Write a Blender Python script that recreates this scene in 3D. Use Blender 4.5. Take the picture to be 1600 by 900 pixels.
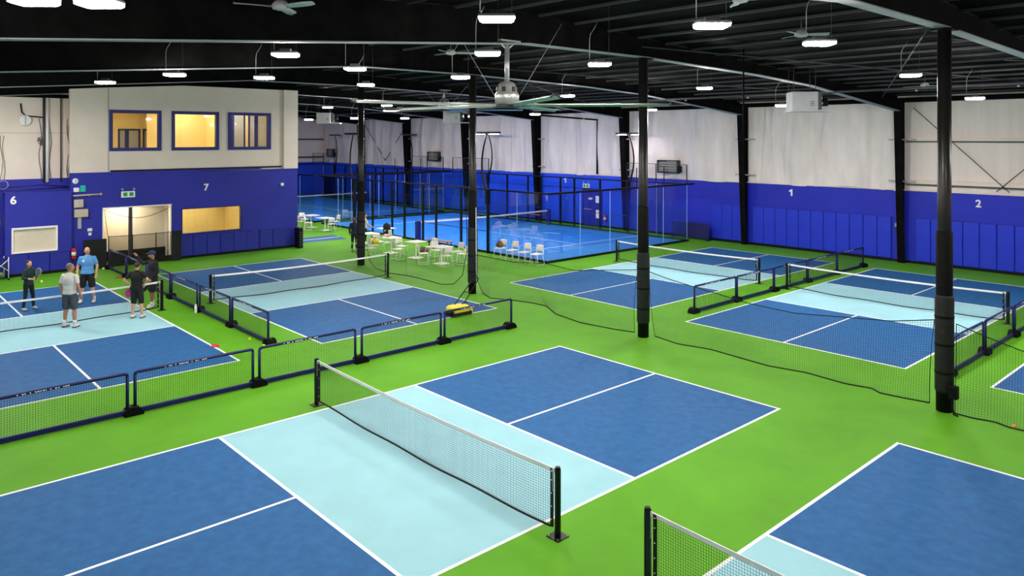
import bpy, bmesh, math, random
from mathutils import Vector, Matrix
random.seed(7)
for o in list(bpy.data.objects): bpy.data.objects.remove(o)
SC = bpy.context.scene
COL = SC.collection
PI = math.pi

# ------------------------------------------------------------------ camera
cd = bpy.data.cameras.new('camera'); cam = bpy.data.objects.new('camera', cd); COL.objects.link(cam)
cam.location = (10.5917, -7.3652, 5.4260)
cam.rotation_euler = (PI/2, 0, 0.8334)
cd.sensor_width = 36; cd.lens = 36*1175.62/1600
cd.shift_y = -(450-214.9)/1600
cd.clip_end = 300
SC.camera = cam
# ------------------------------------------------------------------ world, exposure
w = bpy.data.worlds.new('world'); SC.world = w; w.use_nodes = True
w.node_tree.nodes['Background'].inputs[0].default_value = (.5, .55, .6, 1)
w.node_tree.nodes['Background'].inputs[1].default_value = 0.05
LAMP_STRENGTH = 170.0
FAR_LAMP_STRENGTH = 375.0      # same fittings over long wall and padel side, boosted to even out the light
SC.view_settings.view_transform = 'Standard'; SC.view_settings.look = 'None'
SC.view_settings.gamma = 1; SC.view_settings.use_curve_mapping = False
SC.view_settings.exposure = 0.72

# ------------------------------------------------------------------ materials
def lin(c):
    r = []
    for v in c:
        v /= 255.0
        r.append(v/12.92 if v <= .04045 else ((v+.055)/1.055)**2.4)
    return r
MATS = {}
def mat(name, rgb, rough=.6, noise=.0, scale=3., metal=0., bump=0., bscale=40., spec=.5, emit=0, stretch=None, detail=4):
    if name in MATS: return MATS[name]
    m = bpy.data.materials.new(name); m.use_nodes = True; MATS[name] = m
    nt = m.node_tree; b = nt.nodes['Principled BSDF']
    c = lin(rgb)
    b.inputs['Base Color'].default_value = (*c, 1); b.inputs['Roughness'].default_value = rough
    b.inputs['Metallic'].default_value = metal; b.inputs['Specular IOR Level'].default_value = spec
    if emit:
        b.inputs['Emission Color'].default_value = (*c, 1); b.inputs['Emission Strength'].default_value = emit
    if noise or bump:
        tc = nt.nodes.new('ShaderNodeTexCoord'); mp = nt.nodes.new('ShaderNodeMapping')
        nt.links.new(tc.outputs['Object'], mp.inputs[0])
        if stretch: mp.inputs['Scale'].default_value = stretch
    if noise:
        n = nt.nodes.new('ShaderNodeTexNoise'); n.inputs['Scale'].default_value = scale; n.inputs['Detail'].default_value = detail
        n.inputs['Roughness'].default_value = .6
        nt.links.new(mp.outputs[0], n.inputs['Vector'])
        r = nt.nodes.new('ShaderNodeValToRGB')
        r.color_ramp.elements[0].position = .3; r.color_ramp.elements[1].position = .7
        r.color_ramp.elements[0].color = (*[v*(1-noise) for v in c], 1)
        r.color_ramp.elements[1].color = (*[min(1, v*(1+noise)+noise*.02) for v in c], 1)
        nt.links.new(n.outputs['Fac'], r.inputs[0]); nt.links.new(r.outputs[0], b.inputs['Base Color'])
    if bump:
        n2 = nt.nodes.new('ShaderNodeTexNoise'); n2.inputs['Scale'].default_value = bscale; n2.inputs['Detail'].default_value = 3
        nt.links.new(mp.outputs[0], n2.inputs['Vector'])
        bp = nt.nodes.new('ShaderNodeBump'); bp.inputs['Strength'].default_value = bump; bp.inputs['Distance'].default_value = .02
        nt.links.new(n2.outputs['Fac'], bp.inputs['Height']); nt.links.new(bp.outputs[0], b.inputs['Normal'])
    return m
def glass_mat(name, tint, refl=.5):
    m = bpy.data.materials.new(name); m.use_nodes = True; MATS[name] = m
    nt = m.node_tree; nt.nodes.remove(nt.nodes['Principled BSDF']); out = nt.nodes['Material Output']
    t = nt.nodes.new('ShaderNodeBsdfTransparent'); t.inputs[0].default_value = (*tint, 1)
    g = nt.nodes.new('ShaderNodeBsdfGlossy'); g.inputs['Roughness'].default_value = .02
    f = nt.nodes.new('ShaderNodeFresnel'); f.inputs[0].default_value = 1.5
    mu = nt.nodes.new('ShaderNodeMath'); mu.operation = 'MULTIPLY'; mu.inputs[1].default_value = refl
    nt.links.new(f.outputs[0], mu.inputs[0])
    x = nt.nodes.new('ShaderNodeMixShader')
    nt.links.new(mu.outputs[0], x.inputs[0]); nt.links.new(t.outputs[0], x.inputs[1]); nt.links.new(g.outputs[0], x.inputs[2])
    nt.links.new(x.outputs[0], out.inputs[0]); return m

M_GREEN = mat('floor_green', (90, 160, 20), .62, .12, .55, bump=.04, bscale=60, spec=.18)
M_COURT = mat('court_blue', (38, 96, 150), .65, .15, 5.0, bump=.04, bscale=70, spec=.15, detail=8)
M_KITCH = mat('kitchen_blue', (154, 205, 214), .65, .05, 1.0, spec=.15)
M_LINE = mat('line_white', (248, 248, 248), .6, spec=.3)
M_TURF = mat('padel_turf', (24, 130, 250), .65, .14, 1.5, spec=.4)
M_WBLUE = mat('wall_blue', (40, 46, 164), .55, .10, .6, spec=.4)
M_WBLUE2 = mat('wall_cobalt', (24, 80, 236), .5, .10, .5, spec=.4)
M_WBLUER = mat('wall_right_blue', (28, 42, 190), .5, .12, .5, spec=.4)
M_PADR = mat('pad_right_blue', (22, 50, 208), .45, .08, 1.5, spec=.5)
M_PAD = mat('pad_blue', (26, 38, 158), .45, .08, 1.5, spec=.5)
M_WHITE = mat('wall_white', (240, 226, 212), .8, .05, .8)
M_INSUL = mat('insulation_white', (242, 232, 226), .65, .12, 1.2, stretch=(1, 1, .25), bump=.15, bscale=5)
M_METALW = mat('panel_white', (242, 230, 220), .6, .06, .8, stretch=(3, 1, .2))
M_ROOF = mat('roof_black', (8, 8, 8), .95, .2, 1., spec=.03)
M_STEELB = mat('steel_black', (8, 8, 8), .85, .2, 2., spec=.06)
M_PURLIN = mat('purlin_black', (66, 66, 68), .6, .15, 2., spec=.2)
M_FLANGE = mat('flange_grey', (146, 150, 154), .75, .1, 1.)  # floor light on the flange undersides painted in as lighter grey
M_COLUMN = mat('column_black', (38, 38, 36), .33, .1, 3., metal=.3)
M_SLEEVE = mat('sleeve_black', (10, 10, 10), .7, .2, 6., spec=.15)
M_PADBLK = mat('column_pad_black', (15, 16, 15), .75, .3, 8., bump=.2, bscale=20)
M_BLACK = mat('black_paint', (8, 8, 10), .35, .1, 5., spec=.3)
M_RUBBER = mat('rubber_black', (7, 7, 7), .8, .2, 20., spec=.1)
M_NAVY = mat('navy_frame', (20, 28, 118), .4, .08, 4.)
M_BARR = mat('barrier_navy', (11, 17, 84), .45, .08, 4., spec=.35)
M_TAPE = mat('tape_white', (250, 247, 244), .7, .04, 10.)
M_NETBLK = mat('netting_black', (10, 12, 12), .8, .1, 20.)
M_ROPE = mat('rope_black', (14, 18, 16), .8, .1, 30.)
M_ALU = mat('aluminium', (176, 178, 176), .35, .08, 3., metal=.6)
M_FANB = mat('fan_blade', (168, 180, 172), .4, .08, 1.5, metal=.4)
M_DARKG = mat('dark_grey', (60, 62, 64), .5, .1, 4.)
M_GREY = mat('light_grey', (178, 180, 182), .5, .05, 3.)
M_CHAIR = mat('chair_white', (238, 234, 228), .45, .03, 5.)
M_LAMP = mat('lamp_white', (255, 248, 242), .5, emit=LAMP_STRENGTH)
M_LAMP2 = mat('lamp_white_bright', (255, 248, 246), .5, emit=FAR_LAMP_STRENGTH)
M_YELLOWR = mat('room_yellow', (250, 228, 152), .7, .04, 1.)
M_OCHRE = mat('room_ochre', (244, 212, 124), .7, .08, 1., stretch=(1, 3, .6))
M_CREAM = mat('room_cream', (232, 218, 186), .7, .05, 1.5, stretch=(1, 6, .4))
M_WOOD = mat('bench_wood', (176, 112, 52), .5, .2, 6., stretch=(1, 8, 1))
M_SKIN = mat('skin', (212, 160, 128), .6, .05, 8.)
M_SKIN2 = mat('skin_tan', (186, 130, 98), .6, .05, 8.)
M_RED = mat('red_paint', (196, 34, 30), .4, .05, 5.)
M_GREENS = mat('sign_green', (24, 160, 84), .5, .05, 5.)
M_YEL = mat('yellow_plastic', (244, 220, 40), .45, .05, 6.)
M_BALL = mat('ball_yellow', (216, 236, 60), .6, .05, 20.)
M_GLASS = glass_mat('court_glass', (.98, .99, .995), .32)
M_SEAM = mat('glass_seam', (150, 190, 240), .3, .05, 4.)  # glow of the pane edges put into the colour as pale blue
M_WGLASS = glass_mat('window_glass', (.96, .97, .96), .6)

# ------------------------------------------------------------------ mesh builder
class MB:
    def __init__(s): s.v = []; s.f = []; s.sm = []
    def add(s, vs, fs, smooth=False):
        n = len(s.v); s.v += [tuple(p) for p in vs]
        for f in fs: s.f.append(tuple(i+n for i in f)); s.sm.append(smooth)
        return s
    def box(s, a, b, rz=0, pivot=None, bev=0):
        x0, y0, z0 = a; x1, y1, z1 = b
        if bev > 0:
            e = bev; vs = []
            # chamfered vertical edges + top edge
            pts = [(x0+e, y0), (x1-e, y0), (x1, y0+e), (x1, y1-e), (x1-e, y1), (x0+e, y1), (x0, y1-e), (x0, y0+e)]
            cx, cy = (x0+x1)/2, (y0+y1)/2
            for z, k in ((z0, 0), (z1-e, 0), (z1, e)):
                for (px, py) in pts:
                    vs.append((px-(k if px > cx else -k)*(1 if abs(x1-x0) > 4*e else .3), py-(k if py > cy else -k)*(1 if abs(y1-y0) > 4*e else .3), z))
            fs = [tuple(reversed(range(8)))]
            for r in range(2):
                for i in range(8): fs.append((r*8+i, r*8+(i+1) % 8, r*8+8+(i+1) % 8, r*8+8+i))
            fs.append(tuple(range(16, 24)))
        else:
            vs = [(x0, y0, z0), (x1, y0, z0), (x1, y1, z0), (x0, y1, z0), (x0, y0, z1), (x1, y0, z1), (x1, y1, z1), (x0, y1, z1)]
            fs = [(3, 2, 1, 0), (4, 5, 6, 7), (0, 1, 5, 4), (1, 2, 6, 5), (2, 3, 7, 6), (3, 0, 4, 7)]
        if rz:
            c, sn = math.cos(rz), math.sin(rz); px, py = pivot or ((x0+x1)/2, (y0+y1)/2)
            vs = [(px+(x-px)*c-(y-py)*sn, py+(x-px)*sn+(y-py)*c, z) for x, y, z in vs]
        return s.add(vs, fs)
    def prism(s, poly, axis, a, b):
        """poly: 2D points; extruded along axis 'x','y' or 'z' from a to b"""
        def P(p, t):
            return (t, p[0], p[1]) if axis == 'x' else (p[0], t, p[1]) if axis == 'y' else (p[0], p[1], t)
        n = len(poly); vs = [P(p, a) for p in poly]+[P(p, b) for p in poly]
        fs = [tuple(range(n)), tuple(reversed(range(n, 2*n)))]+[(i, n+i, n+(i+1) % n, (i+1) % n) for i in range(n)]
        return s.add(vs, fs)
    def tube(s, path, r, n=6, cap=True, smooth=True):
        path = [Vector(p) for p in path]; R = r if isinstance(r, (list, tuple)) else [r]*len(path)
        vs = []; fs = []; prev = None
        for i, p in enumerate(path):
            t = (path[min(i+1, len(path)-1)]-path[max(i-1, 0)])
            if t.length < 1e-9: t = Vector((0, 0, 1))
            t.normalize()
            if prev is None:
                u = t.cross(Vector((0, 0, 1)) if abs(t.z) < .9 else Vector((1, 0, 0))).normalized()
            else:
                u = (prev-t*prev.dot(t))
                u = u.normalized() if u.length > 1e-6 else t.orthogonal().normalized()
            prev = u; v = t.cross(u)
            for k in range(n):
                a = 2*PI*k/n; vs.append(p+(u*math.cos(a)+v*math.sin(a))*R[i])
        for i in range(len(path)-1):
            for k in range(n): fs.append((i*n+k, i*n+(k+1) % n, (i+1)*n+(k+1) % n, (i+1)*n+k))
        s.add(vs, fs, smooth)
        if cap:
            m = len(s.v)-len(vs); s.f.append(tuple(m+k for k in reversed(range(n)))); s.sm.append(False)
            s.f.append(tuple(m+(len(path)-1)*n+k for k in range(n))); s.sm.append(False)
        return s
    def lathe(s, prof, c=(0, 0, 0), n=16, smooth=True):
        vs = []; fs = []
        for r, z in prof:
            for k in range(n): a = 2*PI*k/n; vs.append((c[0]+r*math.cos(a), c[1]+r*math.sin(a), c[2]+z))
        for i in range(len(prof)-1):
            for k in range(n): fs.append((i*n+k, i*n+(k+1) % n, (i+1)*n+(k+1) % n, (i+1)*n+k))
        s.add(vs, fs, smooth)
        m = len(s.v)-len(vs)
        s.f.append(tuple(m+k for k in reversed(range(n)))); s.sm.append(False)
        s.f.append(tuple(m+(len(prof)-1)*n+k for k in range(n))); s.sm.append(False)
        return s
    def ell(s, c, r, n=12, m=8, rot=None):
        vs = []; fs = []
        c = Vector(c)
        for i in range(m+1):
            th = PI*i/m
            for k in range(n):
                a = 2*PI*k/n
                p = Vector((r[0]*math.sin(th)*math.cos(a), r[1]*math.sin(th)*math.sin(a), r[2]*math.cos(th)))
                if rot: p = rot @ p
                vs.append(c+p)
        for i in range(m):
            for k in range(n): fs.append((i*n+k, (i+1)*n+k, (i+1)*n+(k+1) % n, i*n+(k+1) % n))
        return s.add(vs, fs, True)
    def cap(s, a, b, ra, rb, n=10):
        """tapered capsule"""
        a = Vector(a); b = Vector(b); d = (b-a); L = d.length or 1e-6; d = d/L
        path = []; rad = []
        for t in (-.98, -.8, -.45, 0): path.append(a+d*ra*t); rad.append(ra*math.sqrt(max(0, 1-t*t)))
        for t in (.33, .66): path.append(a+(b-a)*t); rad.append(ra+(rb-ra)*t)
        for t in (0, .45, .8, .98): path.append(b+d*rb*t); rad.append(rb*math.sqrt(max(0, 1-t*t)))
        return s.tube(path, rad, n)
    def quadstrip(s, rows, smooth=True):
        n = len(rows[0]); vs = [p for r in rows for p in r]
        fs = [(i*n+k, i*n+k+1, (i+1)*n+k+1, (i+1)*n+k) for i in range(len(rows)-1) for k in range(n-1)]
        return s.add(vs, fs, smooth)
    def slab(s, rows, t):
        """thick sheet following rows of points, thickness vector t"""
        t = Vector(t); n = len(rows[0]); m = len(rows)
        top = [Vector(p) for r in rows for p in r]; vs = top+[p-t for p in top]; o = n*m; fs = []
        for i in range(m-1):
            for k in range(n-1):
                q = (i*n+k, i*n+k+1, (i+1)*n+k+1, (i+1)*n+k); fs.append(q); fs.append(tuple(o+j for j in reversed(q)))
        for k in range(n-1): fs.append((k+1, k, o+k, o+k+1)); a = (m-1)*n; fs.append((a+k, a+k+1, o+a+k+1, o+a+k))
        for i in range(m-1): fs.append((i*n, (i+1)*n, o+(i+1)*n, o+i*n)); a = n-1; fs.append(((i+1)*n+a, i*n+a, o+i*n+a, o+(i+1)*n+a))
        return s.add(vs, fs, True)
    def net(s, fn, nu, nv, r, su=1, sv=1, skip_edges=False):
        """netting: fn(u,v)->point; nu x nv cells; strands as thin three-sided cords"""
        for i in range(nu+1):
            s.tube([fn(i/nu, j/(nv if sv == 0 else sv)) for j in range((nv if sv == 0 else sv)+1)], r, 3, False, False)
        for j in range(nv+1):
            k = nu if su == 0 else su
            s.tube([fn(i/k, j/nv) for i in range(k+1)], r, 3, False, False)
        return s
    def mesh(s, name):
        me = bpy.data.meshes.new(name); me.from_pydata(s.v, [], s.f)
        me.polygons.foreach_set('use_smooth', s.sm); me.update(); return me
    def build(s, name, m, parent=None, loc=None, rz=0, kind=None, label=None):
        me = s.mesh(name); me.materials.append(m)
        o = bpy.data.objects.new(name, me); COL.objects.link(o)
        if parent is not None: o.parent = parent
        if loc is not None: o.location = loc
        if rz: o.rotation_euler.z = rz
        if kind: o['kind'] = kind
        if label: o['label'] = label
        return o

def tag(o, label=None, cat=None, group=None, kind=None):
    if label: o['label'] = label
    if cat: o['category'] = cat
    if group: o['group'] = group
    if kind: o['kind'] = kind
    return o
def thing(name, loc=(0, 0, 0), rz=0, label=None, cat=None, group=None, kind=None):
    o = bpy.data.objects.new(name, None); COL.objects.link(o); o.empty_display_size = .1
    o.location = loc; o.rotation_euler.z = rz
    return tag(o, label, cat, group, kind)
def copy_tree(o, parent=None):
    c = o.copy(); COL.objects.link(c)
    if parent is not None: c.parent = parent
    for ch in list(o.children): copy_tree(ch, c)
    return c
def share(o, parent=None, loc=None, rz=None):
    c = o.copy(); COL.objects.link(c); c.parent = parent
    if loc is not None: c.location = loc
    if rz is not None: c.rotation_euler.z = rz
    return c
def text_mesh(txt, size, depth, m, name, parent, loc, rot, bold=.0):
    cu = bpy.data.curves.new('t', 'FONT'); cu.body = txt; cu.size = size; cu.extrude = depth; cu.offset = bold
    cu.align_x = 'CENTER'; cu.align_y = 'CENTER'; cu.resolution_u = 4
    t = bpy.data.objects.new('t', cu); COL.objects.link(t)
    bpy.context.view_layer.update()
    me = bpy.data.meshes.new_from_object(t.evaluated_get(bpy.context.evaluated_depsgraph_get()))
    bpy.data.objects.remove(t); me.materials.clear(); me.materials.append(m); me.name = name
    o = bpy.data.objects.new(name, me); COL.objects.link(o); o.parent = parent; o.location = loc; o.rotation_euler = rot
    return o

# ================================================================== THE HALL
XF, XN, YR, YL = -54.0, 14.5, 27.4, -18.0      # far / near end walls, right / left walls
RIDGE = 4.7
def roof_z(y): return 8.36-.05*abs(y-RIDGE)
FRAMES = [12.75, 5.28, -2.19, -9.74, -17.42, -24.8, -32.2, -39.7, -46.7]
FB = [(-18, 6.0), (-5.57, 6.83), (4.65, 7.62), (9.1, 7.62), (15, 7.47), (18.6, 7.3), (26.6, 6.58)]
def fb_z(y):
    for (a, za), (b, zb) in zip(FB, FB[1:]):
        if a <= y <= b: return za+(zb-za)*(y-a)/(b-a)
    return FB[-1][1]

floor = MB().box((XF-.3, YL-.3, -.2), (XN+.3, YR+.3, 0)).build('floor', M_GREEN, kind='structure')
floor['label'] = 'green acrylic sports floor of the hall'

ceiling = MB().prism([(YL-.3, roof_z(YL)), (RIDGE, roof_z(RIDGE)), (YR+.3, roof_z(YR)), (YR+.3, roof_z(YR)+.15), (RIDGE, roof_z(RIDGE)+.15), (YL-.3, roof_z(YL)+.15)], 'x', XF-.3, XN+.3).build('ceiling', M_ROOF, kind='structure')
ceiling['label'] = 'black pitched metal roof with purlins'
y = YL+.6; pm = None
while y < YR:
    if abs(y-RIDGE) > .3:
        if pm is None:
            pm = MB().box((XF, -.025, -.06), (XN, .025, 0)).build('purlin', M_PURLIN, ceiling, (0, y, roof_z(y)))
        else: share(pm, ceiling, (0, y, roof_z(y)))
    y += 1.25

def make_frame(x, i):
    t = thing('roof_frame', (x, 0, 0), kind='structure')
    t['label'] = 'black tapered steel portal frame spanning the hall'
    web = FB+[(26.6, roof_z(26.6))]+[(RIDGE, roof_z(RIDGE)-.01), (-18, roof_z(-18)-.01)]
    web = [(a, b-.005) for a, b in web]
    MB().prism(web, 'x', -.012, .012).build('web', M_STEELB, t)
    for (a, za), (b, zb) in zip(FB, FB[1:]):
        MB().prism([(a, za), (b, zb), (b, zb-.022), (a, za-.022)], 'x', -.13, .13).build('bottom_flange', M_FLANGE, t)
    # tapered wall column
    MB().prism([(27.0, 0), (27.36, 0), (27.36, 7.1), (26.58, 6.9), (26.58, 6.56)], 'x', -.012, .012).add([], []).build('column_web', M_STEELB, t)
    MB().prism([(26.98, 0), (27.01, 0), (26.6, 6.6), (26.57, 6.6)], 'x', -.15, .15).build('column_flange', M_STEELB, t)
    return t
for i, x in enumerate(FRAMES): make_frame(x, i)
MB().box((XF, 27.05, 6.95), (XN, 27.25, 7.15)).build('trim_1', M_STEELB, kind='structure')['label'] = 'black eave strut along the top of the long wall'
# diagonal flange braces, seen under the roof
for x in FRAMES[1:7]:
    for yy in (0.2, 7.2, 12.4, 16.6, 21.0):
        b = MB().tube([(x, yy, fb_z(yy)+.05), (x-.9, yy, roof_z(yy)-.2)], .014, 5).build('flange_brace', M_PURLIN, ceiling)
for (xa, ya, xb, yb) in [(-2.2, 9, 5.2, 25), (-2.2, 25, 5.2, 9), (-9.7, 9.3, -2.3, 25), (-17.3, 25, -9.8, 9.3), (-9.7, -6, -2.3, 4.4)]:
    MB().tube([(xa, ya, roof_z(ya)-.25), (xb, yb, roof_z(yb)-.25)], .022, 5).build('cross_brace', M_PURLIN, ceiling)
# sprinkler main along the roof
pm_ = MB().tube([(XF+1, 20.3, 7.12), (XN-1, 20.3, 7.12)], .045, 8).build('sprinkler_pipe', M_PURLIN, ceiling)
for x in (6.8, 3.8, .8, -2.6, -5.6, -8.6): MB().lathe([(.035, 0), (.05, .02), (.02, .06)], (x, 20.3, 7.02), 8).build('sprinkler_head', M_ALU, ceiling)

# ---- long wall with numbers 1 and 2
wall_r = MB().box((XF-.3, YR, 0), (XN+.3, YR+.25, 7.5)).build('wall_right', M_METALW, kind='structure')
wall_r['label'] = 'long wall, cobalt blue below and white above'
bx = [XN]+FRAMES+[XF]
for a, b in zip(bx, bx[1:]):
    MB().box((b+.02, YR-.12, .1), (a-.02, YR-.002, 3.12)).build('blue_board', M_WBLUER if a > -10 else M_WBLUE2, wall_r)
MB().box((XF, YR-.14, 0), (XN, YR-.002, .1)).build('black_base', M_BLACK, wall_r)
# draped insulation in the bays (the flat bay by number 2 shows girts instead)
def insulation(x0, x1, seed):
    rnd = random.Random(seed); ph = [rnd.uniform(0, 6) for _ in range(6)]
    rows = []; nz, nx = 22, 96
    cr = [(rnd.uniform(.05, .95), rnd.uniform(-.06, .06), rnd.uniform(.03, .08)) for _ in range(6)]+[(.03, .02, .08), (.97, -.02, .08)]
    for j in range(nz+1):
        v = j/nz; z = 3.14+v*(7.0-3.14); row = []
        for i in range(nx+1):
            u = i/nx; x = x0+.1+u*(x1-x0-.2)
            edge = min(1, min(u, 1-u)*9)
            dy = .07*math.sin(u*17+ph[0]+v*1.5)+.06*math.sin(u*33+ph[1]-v*2)+.05*math.sin(u*9+v*4+ph[2])+.03*max(0, math.sin(u*58+ph[4]+v*3))**4
            dy += .09*math.sin(v*PI)*edge + .05*math.sin(u*46+ph[3])*math.exp(-v*9)+.03*math.sin(u*70+ph[4])*math.exp(-v*14)
            dy += sum(h_*math.exp(-((u-c_-sl*v)*70)**2) for c_, sl, h_ in cr)
            row.append((x, YR-.14-edge*max(-.05, dy), z+(.05*math.sin(u*11+ph[5]) if j == 0 else 0)))
        rows.append(row)
    return MB().quadstrip(rows).build('insulation_sheet', M_INSUL, wall_r)
for k, (a, b) in enumerate(zip(bx, bx[1:])):
    if k in (0, 1, 2): continue
    insulation(b, a, k)
MB().box((-54, YR-.15, 3.12), (12, YR-.05, 3.17)).build('ledge', M_WHITE, wall_r)
for z in (5.28, 3.44):
    MB().prism([(YR-.2, z), (YR-.2, z+.16), (YR-.003, z+.16), (YR-.003, z+.1), (YR-.16, z+.1), (YR-.16, z)], 'x', -2.1, 5.2).build('girt', M_WHITE, wall_r)
    MB().prism([(YR-.2, z), (YR-.2, z+.16), (YR-.003, z+.16), (YR-.003, z+.1), (YR-.16, z+.1), (YR-.16, z)], 'x', 5.35, 12.6).build('girt', M_WHITE, wall_r)
for z in (5.28, 3.44): MB().box((-2.05, YR-.19, z-.05), (12.5, YR-.003, z-.001)).build('girt_lip', M_DARKG, wall_r)  # dark strip painted for the shaded underside of each girt
MB().tube([(-1.75, YR-.22, 6.7), (1.8, YR-.22, 3.25)], .018, 5).build('cross_brace', M_DARKG, wall_r)
MB().tube([(1.35, YR-.24, 3.25), (4.9, YR-.24, 6.7)], .018, 5).build('cross_brace', M_DARKG, wall_r)
for s_ in (0, 1):
    for xx in ((-46.5, -39.9), )[:1]:
        MB().tube([(xx[0] if s_ else xx[1], YR-.25, 6.6), (-43.2, YR-.25, 3.5)], .03, 5).build('cross_brace', M_DARKG, wall_r)
for x in FRAMES[2:]:      # short girt stubs beside each wall column
    for z in (5.3, 3.5):
        MB().box((x-.55, YR-.32, z), (x+.55, YR-.26, z+.07)).build('girt_stub', M_GREY, wall_r)
for xx in (-19.72,):
    MB().tube([(xx, YR-.25, 3.2), (xx, YR-.25, 6.5), (xx-7, YR-.6, 7.05)], .06, 6).build('downpipe', M_STEELB, wall_r)
# padded panels
def pads(x0, x1, n):
    wd = (x1-x0)/n
    g = MB().box((.008, -.07, .14), (wd-.008, 0, 1.93), bev=.02).build('wall_pad', M_PADR, wall_r, (x0, YR-.13, 0))
    for i in range(1, n): share(g, wall_r, (x0+wd*i, YR-.13, 0))
    MB().box((x0, YR-.21, 1.93), (x1, YR-.122, 1.955)).build('pad_cap', M_WBLUER, wall_r)
pads(-11.76, -9.95, 3); pads(-9.4, -2.68, 11); pads(-1.7, 5.02, 11)
RX = (PI/2, 0, 0)
def one(x, z): MB().prism([(.07, -.16), (.07, .16), (.01, .16), (-.1, .09), (-.1, .02), (-.01, .07), (-.01, -.16)], 'y', -.01, .01).build('number', M_LINE, wall_r, (x, YR-.135, z))
one(-7.36, 2.75)
text_mesh('2', .42, .01, M_LINE, 'number', wall_r, (.69, YR-.135, 2.72), RX, .012)
one(-22.5, 2.72)
MB().box((-2.53, YR-.2, 1.52), (-2.40, YR-.12, 1.68)).build('junction_box', M_GREY, wall_r)
MB().tube([(-2.47, YR-.14, 1.68), (-2.47, YR-.14, 3.1)], .014, 6).build('conduit', M_GREY, wall_r)
# exit door in the long wall
dr = thing('door_1', (-20.2, YR-.12, 0), kind='structure'); dr['label'] = 'blue fire exit door with push bar'
MB().box((-.72, -.03, .02), (.72, 0, 2.2)).build('door_leaf', M_PAD, dr)
MB().box((-.8, -.05, 0), (-.72, 0, 2.28)).box((.72, -.05, 0), (.8, 0, 2.28)).box((-.8, -.05, 2.2), (.8, 0, 2.28)).build('door_frame', M_NAVY, dr)
MB().box((-.65, -.1, 1.0), (-.02, -.03, 1.06)).build('push_bar', M_ALU, dr)
for (a, z, w_, h_) in [(.28, 1.45, .32, .42), (-.3, 1.62, .3, .12), (.3, .52, .26, .5)]:
    MB().box((a, -.045, z), (a+w_, -.03, z+h_)).build('notice', M_TAPE, dr)
def exit_sign(name, loc, rz, label):
    t = thing(name, loc, rz, label, 'exit sign')
    MB().box((-.27, -.06, -.13), (.27, 0, .13), bev=.01).build('sign_box', M_TAPE, t)
    for s_ in (-1, 1): MB().box((-.2 if s_ < 0 else .04, -.066, -.08), (-.04 if s_ < 0 else .2, -.061, .08)).build('pictogram', M_GREENS, t)
    for s_ in (-1, 1):
        MB().tube([(s_*.2, -.03, .13), (s_*.22, -.05, .2)], .012, 6).lathe([(.03, -.02), (.045, .03), (.03, .06)], (s_*.23, -.05, .2), 8).build('emergency_lamp', M_GREY, t)
    return t
exit_sign('exit_sign', (-20.7, YR-.125, 2.45), 0, 'white and green exit sign above the fire exit door in the long wall')

# fire extinguisher builder
def extinguisher(loc, rz, label):
    t = thing('fire_extinguisher', loc, rz, label, 'extinguisher')
    MB().lathe([(.07, 0), (.08, .02), (.08, .36), (.06, .42), (.03, .45)], n=14).build('cylinder', M_RED, t)
    MB().lathe([(.0815, .14), (.0815, .28)], n=14).build('label_band', M_TAPE, t)
    MB().lathe([(.025, .44), (.025, .5)], n=8).box((-.02, -.1, .5), (.02, .05, .52)).box((-.02, -.12, .54), (.02, .04, .555)).build('valve', M_BLACK, t)
    MB().tube([(0, .05, .48), (.06, .1, .4), (.09, .08, .2), (.09, .03, .08)], .012, 6).build('hose', M_BLACK, t)
    return t
extinguisher((-19.1, YR-.25, .35), 0, 'red fire extinguisher on the long wall beside the fire exit door')

# louvred wall heaters
def louvre(loc, label, w_=1.35, h_=.72):
    t = thing('wall_heater', loc, 0, label, 'heater', 'louvred heaters on the long wall')
    MB().box((-w_/2, -.3, 0), (-w_/2+.05, 0, h_)).box((w_/2-.05, -.3, 0), (w_/2, 0, h_)).box((-w_/2, -.3, 0), (w_/2, 0, .05)).box((-w_/2, -.3, h_-.05), (w_/2, 0, h_)).box((-w_/2, -.05, 0), (w_/2, 0, h_)).build('casing', M_DARKG, t)
    sl = None
    for k in range(4):
        z = .1+k*(h_-.16)/4
        vs = MB().prism([(-.28, z), (-.27, z), (-.12, z+.11), (-.13, z+.11)], 'x', -w_/2+.05, w_/2-.05).build('slat', M_GREY, t)
    MB().box((w_/2, -.2, .05), (w_/2+.12, 0, .4)).build('motor', M_SLEEVE, t)
    MB().box((-w_/2, -.04, h_+.08), (w_/2, 0, h_+.1)).build('bracket', M_GREY, t)
    return t
louvre((-14.4, YR-.22, 3.46), 'grey louvred heater on the white wall above the near padel glass corner')
louvre((-36.2, YR-.22, 3.62), 'grey louvred heater on the white wall between the two far black wall columns')
louvre((-52.2, YR-.22, 3.65), 'small grey louvred heater in the far corner of the hall', 1.1)

# ---- far end wall
wf = MB().box((XF-.25, YL, 0), (XF, YR+.2, 8.3)).build('wall_far', M_METALW, kind='structure')
wf['label'] = 'far end wall, white above a blue band'
MB().box((XF, YL, .1), (XF+.1, YR-.12, 3.15)).build('blue_board', M_WBLUE2, wf)
for z in (5.2, 3.55): MB().box((XF, 8, z), (XF+.15, YR-.2, z+.12)).build('girt', M_DARKG, wf)
for z in (18.5, 24.2): MB().box((XF, z-.1, 3.1), (XF+.2, z+.1, 7.3)).build('wall_post', M_GREY, wf)
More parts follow.
